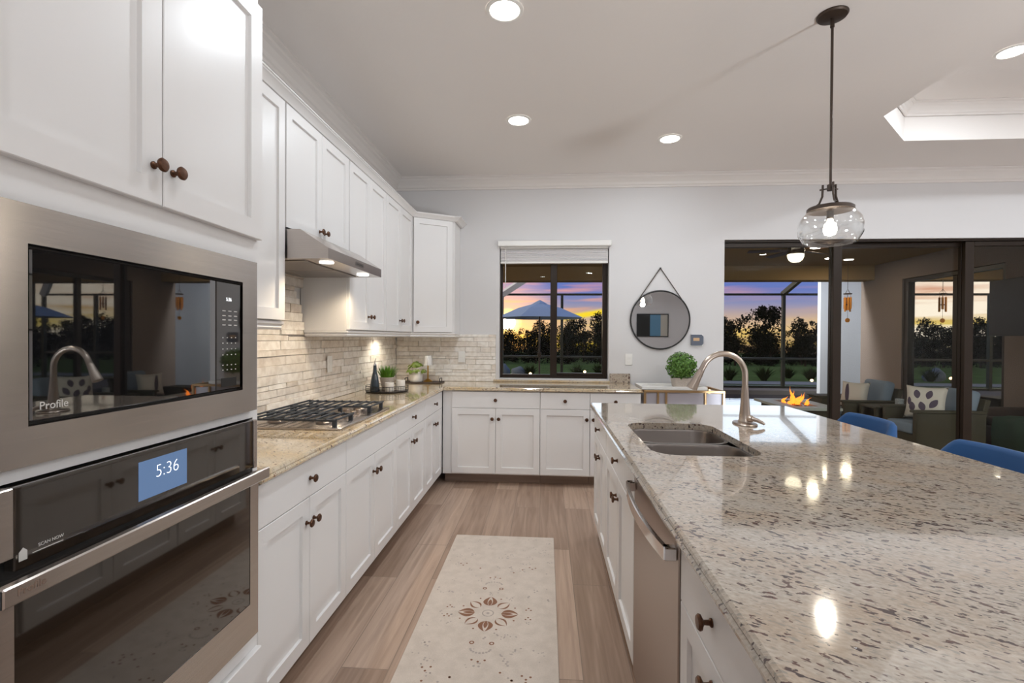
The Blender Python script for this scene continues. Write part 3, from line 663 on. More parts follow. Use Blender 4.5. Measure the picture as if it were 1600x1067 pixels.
# microwave with trim kit
t_m = thing('microwave', 'built-in microwave with a wide stainless trim frame and dark glass door', 'microwave', (-1.2, 1.115, 1.14))
m = MB(); D0, D1 = .001, .022
for a in ((.736, .806, 1.138, 1.610), (1.423, 1.496, 1.138, 1.610), (.806, 1.423, 1.138, 1.209), (.806, 1.423, 1.539, 1.610)):
    fbox(m, FT, a[0], a[1], D0, D1, a[2], a[3])
m.build('trim_frame', M_steel, t_m, False)
m = MB(); fbox(m, FT, .8065, 1.4225, -.45, .004, 1.2095, 1.5385); m.build('body', M_black, t_m, False)
m = MB(); fbox(m, FT, .812, 1.3045, .0045, .020, 1.216, 1.532, .003); mdoor = m.build('door', M_mwglass, t_m)
m = MB(); fbox(m, FT, 1.3065, 1.417, .0045, .019, 1.216, 1.532, .003); mpan = m.build('control_panel', M_blackglass, t_m)
def face_mtx(root, F, u, d, z, ux=Vector((0, 1, 0)), n=Vector((1, 0, 0))):
    v = n.cross(ux); mt = Matrix((ux, v, n)).transposed().to_4x4(); mt.translation = Vector(F(u, d, z)) - root.location; return mt
text('Profile', .021, M_print, mdoor, face_mtx(t_m, FT, .826, .0203, 1.232), 'lettering')
text('5:36', .0145, M_white_e, mpan, face_mtx(t_m, FT, 1.349, .0193, 1.474), 'clock_digits')
m = MB()
rnd = random.Random(3)
for r_, z in enumerate((1.446, 1.432, 1.420, 1.405, 1.368, 1.352, 1.335, 1.318, 1.288, 1.274)):
    for c_ in range(3 if r_ < 4 else 4):
        u = 1.333 + c_ * (.019 if r_ > 3 else .026); w = .005 if r_ > 3 else .014
        fbox(m, FT, u, u + w, .0191, .0194, z, z + .0028)
o = m.build('keypad_print', M_print, mpan, False); o['kind'] = 'stuff'
m = MB(); fbox(m, FT, 1.328, 1.396, .0191, .0198, 1.226, 1.252, .0005); m.build('open_button', M_black, mpan)
# wall oven
t_o = thing('wall_oven', 'built-in stainless wall oven with black control glass under the microwave', 'oven', (-1.2, 1.115, .41))
m = MB(); fbox(m, FT, .736, 1.496, -.55, .0008, .408, 1.106); m.build('body', M_black, t_o, False)
for a in ((.736, .781, .982), (1.478, 1.496, .952)): m = MB(); fbox(m, FT, a[0], a[1], .001, .024, a[2], 1.106, .002); m.build('panel_cap', M_steel, t_o)
m = MB(); fbox(m, FT, .782, 1.477, .001, .0225, .957, 1.106, .002); opan = m.build('control_panel', M_blackglass, t_o)
m = MB(); fbox(m, FT, 1.041, 1.190, .0227, .0232, .993, 1.083); oscr = m.build('display', M_screen, opan, False)
text('5:36', .044, M_white_e, oscr, face_mtx(t_o, FT, 1.088, .0234, 1.026), 'clock_digits', off=-.0011)
text('SCAN NOW', .0085, M_print, opan, face_mtx(t_o, FT, .822, .0228, .984), 'lettering')
m = MB(); fbox(m, FT, .812, .868, .0227, .0229, .978, .9795)
m.prism([(.789, .972), (.803, .972), (.803, .988), (.796, .995), (.789, .988)], .0227, .0230, lambda a, b, h: FT(a, h, b)); m.build('house_icon', M_print, opan, False)
m = MB()
for a in ((.737, .777, .418, .940), (1.453, 1.495, .418, .940), (.777, 1.453, .418, .530), (.777, 1.453, .908, .940)): fbox(m, FT, a[0], a[1], .002, .028, a[2], a[3])
odoor = m.build('door', M_steel, t_o, False)
m = MB(); fbox(m, FT, .7775, 1.4525, .004, .0265, .5305, .9075); m.build('door_glass', M_blackglass, odoor, False)
m = MB(); fbox(m, FT, .715, 1.47, .062, .082, .928, .962, .003)
for u in (.76, 1.44): fbox(m, FT, u - .012, u + .012, .0285, .0625, .931, .939, .001)
oh = m.build('handle', M_steel, odoor)
m = MB(); fbox(m, FT, .7145, .7155, .064, .080, .930, .960); m.build('handle_cap', M_black, oh, False)
text('Profile', .018, M_grayprint, oh, face_mtx(t_o, FT, .736, .0822, .938), 'lettering')

# ------------------------------------------------------------------ upper cabinets
PU = -1.29; FU = RUN['L'](PU)
def upper(u0, u1, z0, z1, label, fronts, depth=.305, railz=True):
    r = thing('wall_cabinet', label, 'cabinet', (PU - .15, (u0 + u1) / 2, z0))
    m = MB(); fbox(m, FU, u0 + .0006, u1 - .0006, -depth, 0, z0, z1); m.build('body', M_cab, r, False)
    for f in fronts: add_front(r, FU, 'L', *f, rail=.055)
    return r
RAIL = [(-.016, -.040), (-.002, -.040), (.004, -.030), (.0, -.022), (.010, -.012), (.010, -.0012), (-.016, -.0012)]
UC = upper(1.535, 2.279, 1.447, 2.553, 'white wall cabinet between the oven tower and the range hood', [('door', 1.54, 1.908, 1.452, 2.515, (1.878, 1.54)), ('door', 1.908, 2.276, 1.452, 2.515, (1.938, 1.54))])
m = MB(); sweep(m, [(PU, 1.54), (PU, 2.272), (PU - .29, 2.272)], RAIL, z=1.447); m.build('light_rail', M_cab, UC, True, ang=25)
upper(2.2815, 3.0425, 1.905, 2.553, 'short white wall cabinet above the range hood', [('door', 2.284, 2.661, 1.909, 2.515, (2.631, 1.96)), ('door', 2.661, 3.040, 1.909, 2.515, (2.691, 1.96))])
upper(3.045, 3.77, 1.414, 2.553, 'white two-door wall cabinet on the far side of the range hood', [('door', 3.052, 3.41, 1.42, 2.515, (3.38, 1.515)), ('door', 3.41, 3.768, 1.42, 2.515, (3.44, 1.515))])
upper(3.772, 4.53, 1.414, 2.553, 'white two-door wall cabinet between the hood-side cabinet and the corner cabinet', [('door', 3.774, 4.15, 1.42, 2.515, (4.12, 1.515)), ('door', 4.15, 4.525, 1.42, 2.515, (4.18, 1.515))])
t_c = thing('wall_cabinet', 'white angled single-door wall cabinet in the kitchen corner', 'cabinet', (-1.25, 4.8, 1.414))
MB().prism([(WX + .003, 4.532), (PU + .002, 4.532), (-.93, 4.745), (-.905, 4.745), (-.905, BY - .003), (WX + .003, BY - .003)], 1.414, 2.553).build('body', M_cab, t_c, False)
pa, pb = Vector((PU + .004, 4.532)), Vector((-.93, 4.745)); ud = (pb - pa).normalized(); nd = Vector((ud.y, -ud.x)); LC = (pb - pa).length
FC = lambda u, d, z: (pa.x + ud.x * u + nd.x * d, pa.y + ud.y * u + nd.y * d, z)
od = front_panel(FC, .020, LC - .006, 1.42, 2.515, rail=.055).build('door', M_cab, t_c, True, ang=20)
MB().lathe(KNOB, FC(.055, .0203, 1.515), (nd.x, nd.y, 0), 20).build('knob', M_bronze, od)
CP = [(PU, 1.536), (PU, 4.53), (-.915, 4.752), (-.903, 4.752), (-.903, BY - .004)]
CP = [(PU, 1.536), (PU, 4.53), (-.915, 4.752), (-.903, 4.752), (-.903, BY - .004)]
m = MB(); sweep(m, CP, [(.001, 0.0), (.026, 0.0), (.030, .006), (.036, .012), (.048, .024), (.058, .029), (.060, .034), (.066, .035), (.066, .042), (.001, .042)], z=2.5165)
o = m.build('cabinet_crown_molding', M_cab, None, True, ang=25); tag(o, 'white crown molding along the tops of the wall cabinets', 'molding')
m = MB(); sweep(m, [(PU - .28, 3.05), (PU, 3.05), (PU, 4.53), (-.915, 4.752), (-.903, 4.752), (-.903, BY - .04)], RAIL, z=1.414)
o = m.build('cabinet_light_rail', M_cab, None, True, ang=25); tag(o, 'white light rail under the wall cabinets beyond the hood', 'molding')
# range hood
t_h = thing('range_hood', 'stainless under-cabinet range hood with two lamps above the cooktop', 'hood', (-1.3, 2.66, 1.755))
m = MB(); hy0, hy1 = 2.2835, 3.0405
m.prism([(WX + .04, 1.755), (-1.058, 1.755), (-1.058, 1.806), (-1.20, 1.8985), (WX + .04, 1.8985)], hy0, hy1, lambda a, b, h: (a, h, b))
m.build('shell', M_steel, t_h, False)
m = MB()
for k in range(2): m.box(-1.50, -1.20, hy0 + .05 + k * .33, hy0 + .37 + k * .33, 1.749, 1.7545, .002)
m.build('filter', M_steeld, t_h)
m = MB(); m.box(-1.0578, -1.0572, 2.62, 2.74, 1.770, 1.792); hd = m.build('control_strip', M_steeld, t_h, False)
m = MB()
for k in range(5): m.cyl((-1.0571, 2.64 + k * .02, 1.781), (-1.0555, 2.64 + k * .02, 1.781), .004, n=10)
m.build('button', M_black, hd)
for y in (2.41, 2.90):
    o = MB().lathe([(0, -.004), (.034, -.004), (.036, 0), (0, 0)], (-1.125, y, 1.7545), n=20).build('lamp_lens', M_lens, t_h)
    ld = bpy.data.lights.new('hood_lamp', 'SPOT'); ld.energy = HOOD_W * 6; ld.color = (1.0, .82, .58); ld.spot_size = math.radians(150); ld.spot_blend = .6; ld.shadow_soft_size = .03
    lo = bpy.data.objects.new('hood_lamp', ld); COL.objects.link(lo); lo.parent = t_h; lo.location = (-1.125 + 1.3, y - 2.66, -.008)
# under-cabinet puck lamp
t_p = MB().lathe([(0, 0), (.032, 0), (.034, -.012), (.024, -.016), (0, -.016)], (-1.44, 4.36, 1.4135), n=20).build('puck_light', M_lens); tag(t_p, 'small round puck light under the wall cabinet glowing on the stone', 'lamp')
ld = bpy.data.lights.new('puck_lamp', 'SPOT'); ld.energy = 7.5; ld.color = (1.0, .92, .74); ld.spot_size = math.radians(150); ld.spot_blend = .5; ld.shadow_soft_size = .025
lo = bpy.data.objects.new('puck_lamp', ld); COL.objects.link(lo); lo.location = (-1.44, 4.36, 1.394); lo.parent = t_p

# ------------------------------------------------------------------ gas cooktop
t_g = thing('gas_cooktop', 'stainless gas cooktop with black cast iron grates set on the counter', 'cooktop', (-1.26, 2.66, .9142))
CY0, CY1, CX0, CX1 = 2.29, 3.03, -1.53, -.995
MB().box(CX0, CX1, CY0, CY1, .9144, .926, .004, 2).build('pan', M_steel, t_g)
burn = [(-1.40, 2.44), (-1.40, 2.88), (-1.13, 2.42), (-1.13, 2.90), (-1.33, 2.66)]
for x, y in burn:
    o = MB().lathe([(0, 0), (.05, 0), (.05, .008), (.042, .016), (0, .016)], (x, y, .9262), n=24).build('burner', M_steeld, t_g)
    MB().lathe([(0, .0163), (.036, .0163), (.036, .024), (.030, .027), (0, .027)], (x, y, .9262), n=24).build('burner_cap', M_black, o)
def bar(m, x0, y0, x1, y1, z=.968, w=.0042, h=.010):
    a = math.atan2(y1 - y0, x1 - x0); L = math.hypot(x1 - x0, y1 - y0); cx, cy2 = (x0 + x1) / 2, (y0 + y1) / 2
    m.box(cx - L / 2, cx + L / 2, cy2 - w, cy2 + w, z - h, z, .002, 1, Matrix.Rotation(a, 3, 'Z'), (cx, cy2, z))
def grate(y0, y1, x0, x1, nb):
    m = MB()
    for k in range(nb): 
        x = x0 + (x1 - x0) * k / (nb - 1); bar(m, x, y0, x, y1)
    for y in (y0 + .006, y1 - .006): bar(m, x0, y, x1, y, .964, .005, .011)
    for x in (x0 + .012, x1 - .012):
        for y in (y0 + .012, y1 - .012): m.box(x - .011, x + .011, y - .008, y + .008, .9262, .966, .002)
    m.build('grate', M_iron, t_g)
grate(CY0 + .022, 2.535, CX0 + .02, CX1 - .035, 10); grate(2.541, 2.779, CX0 + .02, CX1 - .20, 7); grate(2.785, CY1 - .022, CX0 + .02, CX1 - .035, 10)
for k, (x, y) in enumerate(((-1.15, 2.60), (-1.15, 2.72), (-1.085, 2.585), (-1.085, 2.66), (-1.085, 2.735))):
    MB().lathe([(0, 0), (.024, 0), (.024, .004), (.019, .006), (.018, .026), (.016, .028), (0, .028)], (x, y, .9262), n=20).box(x - .016, x + .016, y - .003, y + .003, .9535, .9585, .001).build('knob', M_nickel, t_g)

# ------------------------------------------------------------------ counter accessories
t_b = thing('wire_basket_tray', 'round black wire basket tray on the counter beyond the cooktop', 'tray', (-1.33, 3.98, .9142))
BC = Vector((-1.33, 3.98, .9142)); BR = .175
m = MB(); m.lathe([(0, .004), (BR - .004, .004), (BR - .004, .012), (0, .012)], BC, n=40); m.build('base_board', M_darkwood, t_b)
m = MB()
for z in (.010, .052): m.tube([BC + Vector((BR * math.cos(a), BR * math.sin(a), z)) for a in [2 * math.pi * k / 40 for k in range(40)]], .0028, 6, closed=True)
for k in range(44):
    a = 2 * math.pi * k / 44; m.tube([BC + Vector((BR * math.cos(a), BR * math.sin(a), .010)), BC + Vector((BR * math.cos(a), BR * math.sin(a), .052))], .0012, 4)
for z in (.024, .038): m.tube([BC + Vector((BR * math.cos(a), BR * math.sin(a), z)) for a in [2 * math.pi * k / 40 for k in range(40)]], .0010, 4, closed=True)
for k in range(4):
    a = math.pi / 4 + math.pi / 2 * k; m.sphere(BC + Vector((BR * .93 * math.cos(a), BR * .93 * math.sin(a), .0022)), .006, .006, .0021, 8, 6)
m.build('wire_rim', M_black, t_b)
zB = BC.z + .0122
t_bt = thing('oil_bottle', 'dark teal glazed oil bottle with a metal pourer in the wire basket tray', 'bottle', (-1.395, 3.865, zB))
MB().lathe([(0, 0), (.036, 0), (.038, .006), (.036, .06), (.029, .11), (.016, .16), (.0135, .20), (.0135, .214), (0, .214)], t_bt.location, n=24).build('bottle_body', M_teal, t_bt)
MB().lathe([(0, .2142), (.012, .2142), (.011, .226), (0, .226)], t_bt.location, n=14).tube([t_bt.location + Vector((0, 0, .222)), t_bt.location + Vector((0, 0, .25)), t_bt.location + Vector((.004, .008, .272))], [.004, .0035, .003], 8).build('pourer', M_chrome, t_bt)
t_gr = thing('potted_grass', 'tuft of green faux grass in a pale tapered pot in the wire basket tray', 'plant', (-1.345, 4.02, zB))
MB().lathe([(0, 0), (.040, 0), (.062, .105), (.057, .106), (.052, .09), (0, .09)], t_gr.location, n=4 * 6).build('pot', M_stonepot, t_gr)
m = MB(); rnd = random.Random(5)
for k in range(260):
    a = rnd.random() * 6.283; r0 = rnd.random() ** .5 * .045; p = t_gr.location + Vector((r0 * math.cos(a), r0 * math.sin(a), .09)); L = rnd.uniform(.075, .125); sp_ = rnd.uniform(.1, .85) * (r0 / .045)
    d = Vector((math.cos(a) * sp_, math.sin(a) * sp_, 1)).normalized(); w = Vector((-math.sin(a + rnd.uniform(-1, 1)), math.cos(a), 0)).normalized() * .0035
    q = p + d * L * .6; e_ = p + d * L + Vector((math.cos(a), math.sin(a), -.3)) * .012 * sp_
    m.quad(p - w, p + w, q + w * .8, q - w * .8); m.quad(q - w * .8, q + w * .8, e_ + w * .1, e_ - w * .1)
m.build('grass_blades', M_grass, t_gr, False)
for nm, x, y, h, lb in (('ramekin', -1.285, 3.90, .072, 'white ribbed ceramic ramekin at the front of the wire basket tray'), ('ramekin', -1.215, 3.98, .086, 'taller white ribbed ceramic canister at the back of the wire basket tray')):
    pr = [(0, 0), (.036, 0), (.037, .004), (.037, h - .004), (.036, h), (.032, h), (.031, .01), (0, .01)]
    o = MB().lathe(pr, (x, y, zB), n=36).build(nm, M_ceramicw); tag(o, lb, 'dish')
t_tr = thing('serving_tray', 'dark wood serving tray with raised metal handles in the counter corner', 'tray', (-1.225, 4.78, .9142))
MB().box(-1.42, -1.03, 4.68, 4.88, .9144, .926, .003).build('board', M_darkwood, t_tr)
for x in (-1.40, -1.05):
    MB().tube([(x, 4.73, .9262), (x, 4.73, .958), (x, 4.74, .962), (x, 4.82, .962), (x, 4.83, .958), (x, 4.83, .9262)], .0045, 8).build('handle', M_black, t_tr)
zT = .9264
t_pl = thing('potted_plant', 'trailing green plant in a white textured pot on the dark serving tray', 'plant', (-1.30, 4.78, zT))
MB().lathe([(0, 0), (.058, 0), (.064, .01), (.066, .10), (.062, .106), (.056, .10), (.054, .085), (0, .085)], t_pl.location, n=28).build('pot', M_ceramicw, t_pl)
m = MB(); rnd = random.Random(8)
for k in range(90):
    a = rnd.random() * 6.283; r0 = rnd.uniform(.01, .098); hz = .12 + .06 * (1 - (r0 / .1) ** 2) + rnd.uniform(-.02, .012)
    if r0 > .075: hz -= .03
    leaf(m, t_pl.location + Vector((r0 * math.cos(a), r0 * math.sin(a), hz)), (math.cos(a) * .8, math.sin(a) * .8 - .4, .8), rnd.uniform(.035, .055), .75, rnd)
m.build('leaves', M_leafy, t_pl, False)
t_ml = thing('mini_lamp', 'little table lamp with a brass stem and ribbed glass shade on the serving tray', 'lamp', (-1.185, 4.80, zT))
MB().lathe([(0, 0), (.048, 0), (.048, .006), (.030, .016), (.012, .028), (0, .03)], t_ml.location, n=24).build('base', M_brass, t_ml)
MB().cyl(t_ml.location + Vector((0, 0, .028)), t_ml.location + Vector((0, 0, .20)), .007, n=12).build('stem', M_brass, t_ml)
t = bmesh.new(); rg = []
for r_, h_ in ((.050, .165), (.046, .20), (.036, .262)): rg.append([t.verts.new(t_ml.location + Vector(((r_ + .002 * (k % 2)) * math.cos(2 * math.pi * k / 40), (r_ + .002 * (k % 2)) * math.sin(2 * math.pi * k / 40), h_))) for k in range(40)])
for a, b in zip(rg, rg[1:]):
    for k in range(40): t.faces.new((a[k], a[(k + 1) % 40], b[(k + 1) % 40], b[k]))
t.faces.new(rg[-1]); MB().add(t).build('lamp_shade', M_shade, t_ml, False)
# outlets and switch
def outlet(c, ax, label, kind='outlet'):
    c = Vector(c); r = thing('wall_outlet' if kind == 'outlet' else 'light_switch', label, kind, c); m = MB(); a = abs(Vector(ax).x) > .5
    s_ = Vector(ax)
    def bx(du, z0, z1, d0, d1, bev=.001):
        lo = c + s_ * d0; hi = c + s_ * d1
        if a: return (min(lo.x, hi.x), max(lo.x, hi.x), c.y - du, c.y + du, c.z + z0, c.z + z1, bev)
        return (c.x - du, c.x + du, min(lo.y, hi.y), max(lo.y, hi.y), c.z + z0, c.z + z1, bev)
    m.box(*bx(.036, -.058, .058, 0, .005)); m.build('cover_plate', M_whitep, r)
    m = MB()
    if kind == 'outlet':
        for z in (-.022, .022): m.box(*bx(.017, z - .014, z + .014, .0052, .007, .0006))
    else: m.box(*bx(.016, -.033, .033, .0052, .008, .0006))
    m.build('socket' if kind == 'outlet' else 'rocker', M_whitep, r); return r
outlet((WX + .036, 3.40, 1.175), (1, 0, 0), 'white outlet plate on the stone beyond the cooktop')
outlet((-.875, BY - .037, 1.17), (0, -1, 0), 'white outlet on the stone backsplash between corner cabinet and window')
outlet((.85, BY - .0005, 1.157), (0, -1, 0), 'white outlet on the plain wall between window and round mirror')

# ------------------------------------------------------------------ kitchen window
t_w = MB(); YW0, YW1 = BY + .09, BY + .15
fw = .04
t_w.box(WI[0] + .002, WI[0] + .024, YW0, YW1, WI[2] + .001, WI[3] - .001, .004); t_w.box(WI[1] - fw - .012, WI[1] - .002, YW0, YW1, WI[2] + .001, WI[3] - .001, .004)
t_w.box(WI[0] + .024, WI[1] - fw, YW0, YW1, WI[2] + .001, WI[2] + .038, .004); t_w.box(WI[0] + .024, WI[1] - fw, YW0, YW1, WI[3] - .05, WI[3] - .001, .004)
t_w.box(.045, .115, YW0 - .012, YW1, WI[2] + .03, WI[3] - .03, .004)
t_w.box(.115, WI[1] - fw - .01, YW0 - .01, YW1 - .02, WI[2] + .038, WI[2] + .058, .003)
win = struct('window_1', t_w, M_frame)
m = MB(); m.box(WI[0] + .02, .05, YW0 + .03, YW0 + .034, WI[2] + .03, WI[3] - .045); m.box(.11, WI[1] - fw, YW0 + .02, YW0 + .024, WI[2] + .05, WI[3] - .045); m.build('window_pane', M_pane, win, False)
# blind
t_bl = thing('window_blind', 'raised white horizontal blind with valance at the top of the kitchen window', 'blind', (.08, BY + .03, 2.14))
MB().box(-.502, .662, BY - .055, BY - .0006, 2.318, 2.372, .004).build('valance', M_whitep, t_bl)
MB().box(WI[0] + .006, WI[1] - .006, BY + .008, BY + .058, 2.300, 2.345, .003).build('head_rail', M_whitep, t_bl)
m = MB()
for k in range(9): 
    z = 2.170 + k * .0142; m.box(WI[0] + .010, WI[1] - .010, BY + .006 + .002 * (k % 3), BY + .056 + .002 * (k % 2), z, z + .0105, .002)
m.build('slats', M_blind, t_bl, False)
MB().box(WI[0] + .010, WI[1] - .010, BY + .006, BY + .058, 2.147, 2.168, .003).build('bottom_rail', M_whitep, t_bl)
MB().cyl((-.425, BY - .004, 2.33), (-.425, BY - .004, 1.90), .004, n=8).build('tilt_wand', M_whitep, t_bl)

# ------------------------------------------------------------------ mirror, thermostat, console, topiary
t_mi = thing('round_mirror', 'round wall mirror in a thin black rim hung from a leather strap', 'mirror', (1.158, BY, 1.563))
MC = Vector((1.158, BY - .014, 1.563)); MR = .295
MB().lathe([(0, 0), (MR - .004, 0), (MR - .004, .003), (0, .003)], MC, (0, -1, 0), 64).build('mirror_glass', M_mirror, t_mi, False)
MB().tube([MC + Vector((MR * math.cos(a), -.002, MR * math.sin(a))) for a in [2 * math.pi * k / 64 for k in range(64)]], .008, 8, closed=True).build('rim', M_black, t_mi)
ap = Vector((1.158, BY - .012, 2.09)); m = MB()
for s_ in (-1, 1):
    q = MC + Vector((s_ * .245, 0, .165)); m.tube([q, ap], .0045, 6)
m.build('strap', M_rope, t_mi); MB().cyl((1.158, BY - .0008, 2.088), (1.158, BY - .022, 2.088), .008, n=12).build('peg', M_black, t_mi)
t_th = thing('thermostat', 'slate gray wall thermostat with a small lit screen beside the round mirror', 'thermostat', (1.525, BY, 1.355))
MB().box(1.465, 1.588, BY - .006, BY - .0006, 1.293, 1.418, .003).build('back_plate', M_whitep, t_th)
MB().prism([(1.468, 1.305), (1.57, 1.305), (1.588, 1.325), (1.588, 1.395), (1.57, 1.415), (1.468, 1.415)], BY - .026, BY - .0062, lambda a, b, h: (a, h, b)).build('cover', M_thermo, t_th)
MB().box(1.488, 1.548, BY - .0275, BY - .0262, 1.352, 1.382).build('display', M_lcd, t_th, False)
# console
t_co = thing('console_table', 'gold framed console table with mirrored side panels against the wall behind the island', 'table', (1.28, 4.78, 0))
cx0, cx1, cy0, cy1, ctz = .925, 1.64, 4.58, 4.98, .893
m = MB(); s_ = .011
for x in (cx0, cx1):
    for y in (cy0, cy1): m.box(x - s_, x + s_, y - s_, y + s_, .001, ctz, .002)
for z in (.08, ctz - s_):
    for y in (cy0, cy1): m.box(cx0, cx1, y - s_ + .001, y + s_ - .001, z - s_, z + s_, .002)
    for x in (cx0, cx1): m.box(x - s_ + .001, x + s_ - .001, cy0, cy1, z - s_, z + s_, .002)
for x in (1.045, 1.12, 1.475): m.box(x - .009, x + .009, cy0 - .009, cy0 + .009, .085, ctz - .02, .002)
m.build('frame', M_gold, t_co)
m = MB(); m.box(cx0 + .012, cx1 - .012, cy0 + .012, cy0 + .018, .10, ctz - .03); m.build('mirrored_panel', M_softmirror, t_co, False)
m = MB(); m.box(cx0 + .012, cx1 - .012, cy0 + .012, cy1 - .012, .10, .11); m.build('shelf', M_gold, t_co, False)
t_wt = thing('white_tray', 'shallow white tray on top of the gold console', 'tray', (1.23, 4.78, ctz))
MB().box(.90, 1.50, 4.60, 4.96, ctz + .0008, ctz + .012, .003).box(.90, 1.50, 4.60, 4.612, ctz + .011, ctz + .03, .002).box(.90, 1.50, 4.948, 4.96, ctz + .011, ctz + .03, .002).box(.90, .912, 4.60, 4.96, ctz + .011, ctz + .03, .002).box(1.488, 1.50, 4.60, 4.96, ctz + .011, ctz + .03, .002).build('tray_body', M_whitep, t_wt)
t_to = thing('topiary_ball', 'round green boxwood ball in a speckled square stone pot on the white tray', 'plant', (1.30, 4.74, ctz + .0124))
b0 = t_to.location
t = bmesh.new(); bmesh.ops.create_cube(t, size=1.0)
for v in t.verts:
    k = 1.12 if v.co.z > 0 else .95; v.co = Vector((v.co.x * .15 * k, v.co.y * .15 * k, (v.co.z + .5) * .095)) + b0
bmesh.ops.bevel(t, geom=list(t.edges), offset=.006, segments=2, affect='EDGES'); MB().add(t).build('pot', M_stonepot, t_to)
m = MB(); rnd = random.Random(2); bc = b0 + Vector((0, 0, .202)); m.sphere(bc, .105, u=16, v=10)
for k in range(1500):
    z = rnd.uniform(-1, 1); a = rnd.random() * 6.283; q = math.sqrt(1 - z * z); n = Vector((q * math.cos(a), q * math.sin(a), z)); rr = .112 + rnd.random() * .034
    leaf(m, bc + n * rr, n + Vector((rnd.uniform(-.7, .7), rnd.uniform(-.7, .7), rnd.uniform(-.3, .7))), rnd.uniform(.016, .026), .8, rnd)
m.build('leaves', M_box, t_to, False)

# ------------------------------------------------------------------ bar stools
def stool(y, label):
    r = thing('bar_stool', label, 'stool', (1.86, y, 0))
    t = bmesh.new(); rows = []; N_ = 28
    for k in range(N_ + 1):
        s_ = -1 + 2 * k / N_; a = s_ * math.radians(100)
        hw, dep = .225, .235                       # curved shell seen from above, opening towards the island
        px = math.copysign(abs(math.sin(a)) ** .8, a) * hw; pd = math.copysign(abs(math.cos(a)) ** .55, math.cos(a)) * .15
        top = .905 - .22 * max(0, abs(s_) - .52) ** 1.35 * 2.2; row = []
        for (o_, z) in ((.0, .66), (-.004, top - .02), (.010, top), (.026, top), (.04, top - .02), (.045, .66)):
            nx, ny = math.cos(a), math.sin(a); row.append(t.verts.new((pd - .03 + .0 + nx * o_, px + ny * o_, z)))
        rows.append(row)
    for a, b in zip(rows, rows[1:]):
        for j in range(6): t.faces.new((a[j], a[(j + 1) % 6], b[(j + 1) % 6], b[j]))
    t.faces.new(rows[0]); t.faces.new(rows[-1]); bmesh.ops.recalc_face_normals(t, faces=t.faces)
    MB().add(t).build('backrest', M_blue, r, True, local=True, ang=70)
    MB().box(-.20, .14, -.21, .21, .60, .665, .025, 3).build('seat', M_blue, r, True, local=True)
    for sx in (-.16, .12):
        for sy in (-.17, .17): MB().cyl((sx * 1.25, sy * 1.15, .001), (sx, sy, .60), .013, .018, 12).build('leg', M_darkwood, r, local=True)
    m = MB()
    for a, b in (((-.183, -.18), (-.183, .18)), ((.14, -.18), (.14, .18)), ((-.183, -.18), (.14, -.18)), ((-.183, .18), (.14, .18))): m.cyl((a[0], a[1], .22), (b[0], b[1], .22), .009, n=8)
    m.build('footrest', M_brass, r, local=True)
    return r
stool(3.07, 'blue velvet bar stool at the far end of the island seating side')
stool(2.235, 'blue velvet bar stool nearer the camera on the island seating side')

# ------------------------------------------------------------------ pendant lamp
t_pd = thing('pendant_lamp', 'bronze pendant lamp with a clear glass bowl hanging over the island', 'lamp', (1.455, 2.60, CZ)); P0 = Vector((1.455, 2.60, CZ))
MB().lathe([(0, -.022), (.030, -.022), (.066, -.014), (.072, -.006), (.072, -.001), (0, -.001)], P0, n=32).build('canopy', M_dbronze, t_pd)
MB().cyl(P0 + Vector((0, 0, -.022)), P0 + Vector((0, 0, -.90)), .0065, n=12).lathe([(0, -.065), (.010, -.065), (.010, -.02), (0, -.02)], P0, n=12).build('rod', M_dbronze, t_pd)
zc = CZ - 1.0
m = MB().lathe([(0, .0), (.106, .0), (.106, .014), (.100, .020), (.045, .030), (0, .030)], (P0.x, P0.y, zc - .005), n=36).build('cap', M_dbronze, t_pd)
m = MB()
for k in range(3):
    a = math.radians(20 + 120 * k); u = Vector((math.cos(a), math.sin(a), 0)); c0 = Vector((P0.x, P0.y, 0))
    m.tube([c0 + u * .075 + Vector((0, 0, zc + .022)), c0 + u * .05 + Vector((0, 0, zc + .04)), c0 + u * .036 + Vector((0, 0, zc + .075)), c0 + u * .034 + Vector((0, 0, zc + .135))], .0055, 8)
    m.tube([c0 + Vector((0, 0, zc + .112)), c0 + u * .048 + Vector((0, 0, zc + .112))], .004, 6)
m.lathe([(0, 0), (.016, 0), (.016, .03), (0, .03)], (P0.x, P0.y, zc + .10), n=16); m.build('bracket', M_dbronze, t_pd)
MB().lathe([(.098, -.006), (.112, -.014), (.136, -.045), (.147, -.085), (.143, -.125), (.122, -.165), (.112, -.172), (.109, -.170), (.119, -.163), (.139, -.124), (.143, -.085), (.132, -.047), (.109, -.018), (.095, -.008)], (P0.x, P0.y, zc), n=48).build('glass_bowl', M_globe, t_pd)
MB().lathe([(0, -.005), (.016, -.005), (.016, -.045), (0, -.045)], (P0.x, P0.y, zc), n=14).build('socket', M_dbronze, t_pd)
MB().lathe([(0, -.046), (.012, -.046), (.015, -.06), (.030, -.09), (.031, -.105), (.024, -.125), (0, -.135)], (P0.x, P0.y, zc), n=20).build('bulb', M_bulb, t_pd)
ld = bpy.data.lights.new('pendant_bulb_light', 'POINT'); ld.energy = PENDANT_W; ld.color = (1, .90, .76); ld.shadow_soft_size = .035
lo = bpy.data.objects.new('pendant_bulb_light', ld); COL.objects.link(lo); lo.parent = t_pd; lo.location = (0, 0, zc - CZ - .155)

